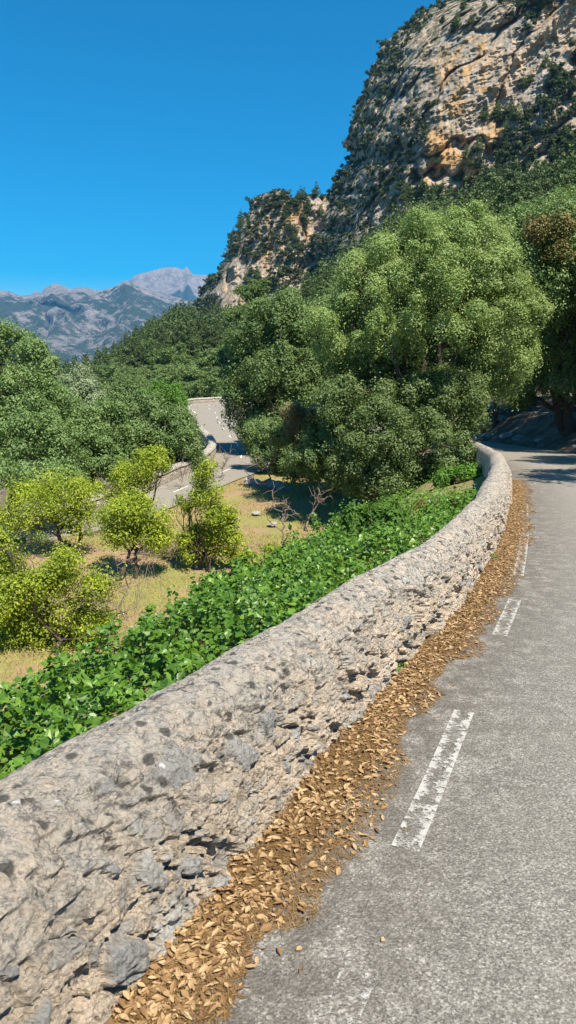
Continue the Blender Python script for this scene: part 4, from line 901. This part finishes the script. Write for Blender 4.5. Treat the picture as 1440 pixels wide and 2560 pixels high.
# scrub on the cliffs
def cliff_scrub(P, t, n, seed, thr=0.0):
    r = np.random.default_rng(seed); ny, nx = P.shape[:2]; i = r.integers(3, ny - 3, n); j = (r.random(n) ** 1.25 * (nx - 3)).astype(int) 
    q_ = P[i, j]; d1 = P[i + 2, j] - P[i - 2, j]; slope = np.abs(d1[:, 1]) / (np.abs(d1[:, 2]) + 1e-6)
    qd = np.stack([(q_[:, 0] + q_[:, 2]) * .35, q_[:, 1] * .5, (q_[:, 2] - q_[:, 0])], -1)
    m = fbm(qd / 24, 3, seed + 3) + (.62 * t[i, j]) + .10 * np.clip(slope - .6, -1, 1.2) + .25 * smooth01((80 - i * 400 / ny) / 80)
    k = m > thr; return q_[k], t[i, j][k]
a1, ta = cliff_scrub(cA, tA, 5600, 3, .17); b1, tb = cliff_scrub(cB, tB, 1500, 4, .22)
def on_cliff(P, ells, n, seed):
    r = np.random.default_rng(seed); c, s = cos(PITCH), sin(PITCH); q_ = P - np.array([0, 0, CH]); dep = q_[..., 1] * c - q_[..., 2] * s
    X = 720 + F * q_[..., 0] / dep; Y = 1280 - F * (q_[..., 1] * s + q_[..., 2] * c) / dep; out = []
    for ex, ey, rx, ry, k in ells:
        for _ in range(k):
            x, y = ex + r.normal(0, .5) * rx, ey + r.normal(0, .5) * ry; i, j = np.unravel_index(np.argmin((X - x) ** 2 + (Y - y) ** 2), X.shape); out.append(P[i, j])
    return np.array(out)
pc = np.vstack([on_cliff(cA, [(1265,310,55,80,16),(1390,200,60,40,10),(1180,430,90,40,16),(1090,480,90,40,16),(985,500,60,30,8),(1420,380,60,50,10),(1320,430,90,50,18),(930,620,60,40,8),(880,650,60,40,8),(1170,60,60,40,6),(1330,20,40,30,4)], 0, 3),
    on_cliff(cB, [(760,520,50,50,14),(745,600,30,50,8),(650,690,50,30,8),(590,560,30,30,6)], 0, 4)]); pc[:, 1] -= 1.5; pc[:, 2] -= 1.5
forest('pine_tree', 'pine', 'pine', pc, r.uniform(.45, .9, len(pc)), 'dark pine among many standing on ledges of the cliff', 'pine tree', 'pines on the cliff ledges', 105, 11, 1.05)
pts = np.vstack([a1, b1]); pts[:, 1] -= .8; tcat = np.r_[ta, tb]
forest('cliff_shrub', 'shrub', 'scrub', pts, r.uniform(.5, 1.0, len(pts)) * (1 + 1.4 * r.random(len(pts)) ** 3), 'dark evergreen shrub among many clinging to the cliff face', 'shrub', 'shrubs on the cliff', 300, 6, 1.0)
# skyline trees
sk = []
for P, st in ((cA, 5), (cB, 5)):
    for i in range(20, P.shape[0], st): 
        if r.random() < .75: sk.append(P[i, min(P.shape[1] - 1, r.integers(0, 5))] + np.array([0, 0, -.6]))
for j in range(0, cB.shape[1], 4): sk.append(cB[-1, j] + np.array([0, 2, -.8]))
for j in range(0, 60, 5): sk.append(cA[-1, j] + np.array([0, 2, -.8]))
sk = np.array(sk)
forest('skyline_tree', 'shrub', 'scrub', sk, r.uniform(.7, 1.9, len(sk)), 'small dark tree among many along the cliff skyline', 'tree', 'trees along the cliff skyline', 280, 8, .8)

# ------------------------------------------------------------------ distant range and the valley
def mountain(name, prof_, Y0, depth, seed, rock_f, nx=420, ny=150):
    prof_ = np.array(prof_, float); px = np.linspace(prof_[0, 0], prof_[-1, 0], nx); py = np.interp(px, prof_[:, 0], prof_[:, 1])
    zt = (HOR - py) / F * Y0; t = np.linspace(0, 1, ny)
    X = (px - 720)[:, None] / F * (Y0 - depth * (1 - t[None]) ** 1.0); Y = Y0 - depth * (1 - t[None]) + 0 * X
    Z = -60 + (zt[:, None] + 60) * t[None] ** .9
    P = np.stack([X, Y, Z], -1); k = np.sin(np.clip(t, 0, 1) * pi * .97)[None] ** .6 + .04
    P[..., 2] += k * 170 * fbm(P / 700, 7, seed, True) - k * 40
    P[..., 1] += k * 260 * fbm(P / 700, 5, seed + 3)
    bk = P[:, -1:].copy(); bk[..., 1] += 900; bk[..., 2] -= 350; P = np.concatenate([P, bk], 1)
    rk = rock_f(px[:, None], np.concatenate([t, [1]])[None]) + 0 * P[..., 0]
    tag(mesh(name, P.reshape(-1, 3), gridfaces(nx, ny + 1)[:, ::-1], M['mtn'], True, attrs={'rock': rk.ravel()}), kind='structure')
mountain('hills', [(-700,760),(-300,735),(0,735),(30,742),(70,752),(100,750),(115,742),(125,750),(140,735),(160,725),(180,728),(200,735),(230,733),(262,745),(300,738),(330,720),(380,735),(460,760),(600,800),(900,850)], 6000, 2600, 201,
    lambda x, t: .30 + .30 * smooth01((t - .60) / .3) + .16 * np.exp(-((x - 190) / 110) ** 2) * t + .12 * (t < .5))
mountain('hills', [(-100,810),(200,800),(290,768),(325,738),(338,716),(350,706),(380,700),(410,692),(437,688),(455,690),(468,696),(480,690),(495,706),(560,700),(640,740),(900,800)], 8200, 1700, 207,
    lambda x, t: .10 + .72 * smooth01((t - .62) / .15) * smooth01((x - 318) / 16))
vg = np.array([(-9000, 70, -42), (-9000, 9500, -62), (9000, 9500, -62), (9000, 70, -42)], float)
n_ = 30; vx = np.linspace(-9000, 9000, n_); vy = np.linspace(-3000, 9500, n_); VX, VY = np.meshgrid(vx, vy, indexing='ij')
tag(mesh('valley_floor', np.stack([VX, VY, VX * 0 - 62], -1).reshape(-1, 3), gridfaces(n_, n_), M['valley']), kind='structure')

# ------------------------------------------------------------------ haze
def haze():
    x0, x1, y0, y1, z0, z1 = -9400, 9400, -3200, 10400, -66, 1500
    V = [(x, y, z) for x in (x0, x1) for y in (y0, y1) for z in (z0, z1)]
    f = [(0, 1, 3, 2), (4, 6, 7, 5), (0, 4, 5, 1), (2, 3, 7, 6), (0, 2, 6, 4), (1, 5, 7, 3)]
    m = bpy.data.materials.new('haze_air'); m.use_nodes = True; t = m.node_tree; t.nodes.clear()
    o = t.nodes.new('ShaderNodeOutputMaterial'); v = t.nodes.new('ShaderNodeVolumePrincipled')
    v.inputs['Color'].default_value = (.12, .46, 1, 1); v.inputs['Density'].default_value = .00006; v.inputs['Anisotropy'].default_value = 0
    t.links.new(v.outputs[0], o.inputs['Volume'])
    tag(mesh('haze', np.array(V, float), np.array(f), m), kind='stuff')
haze()
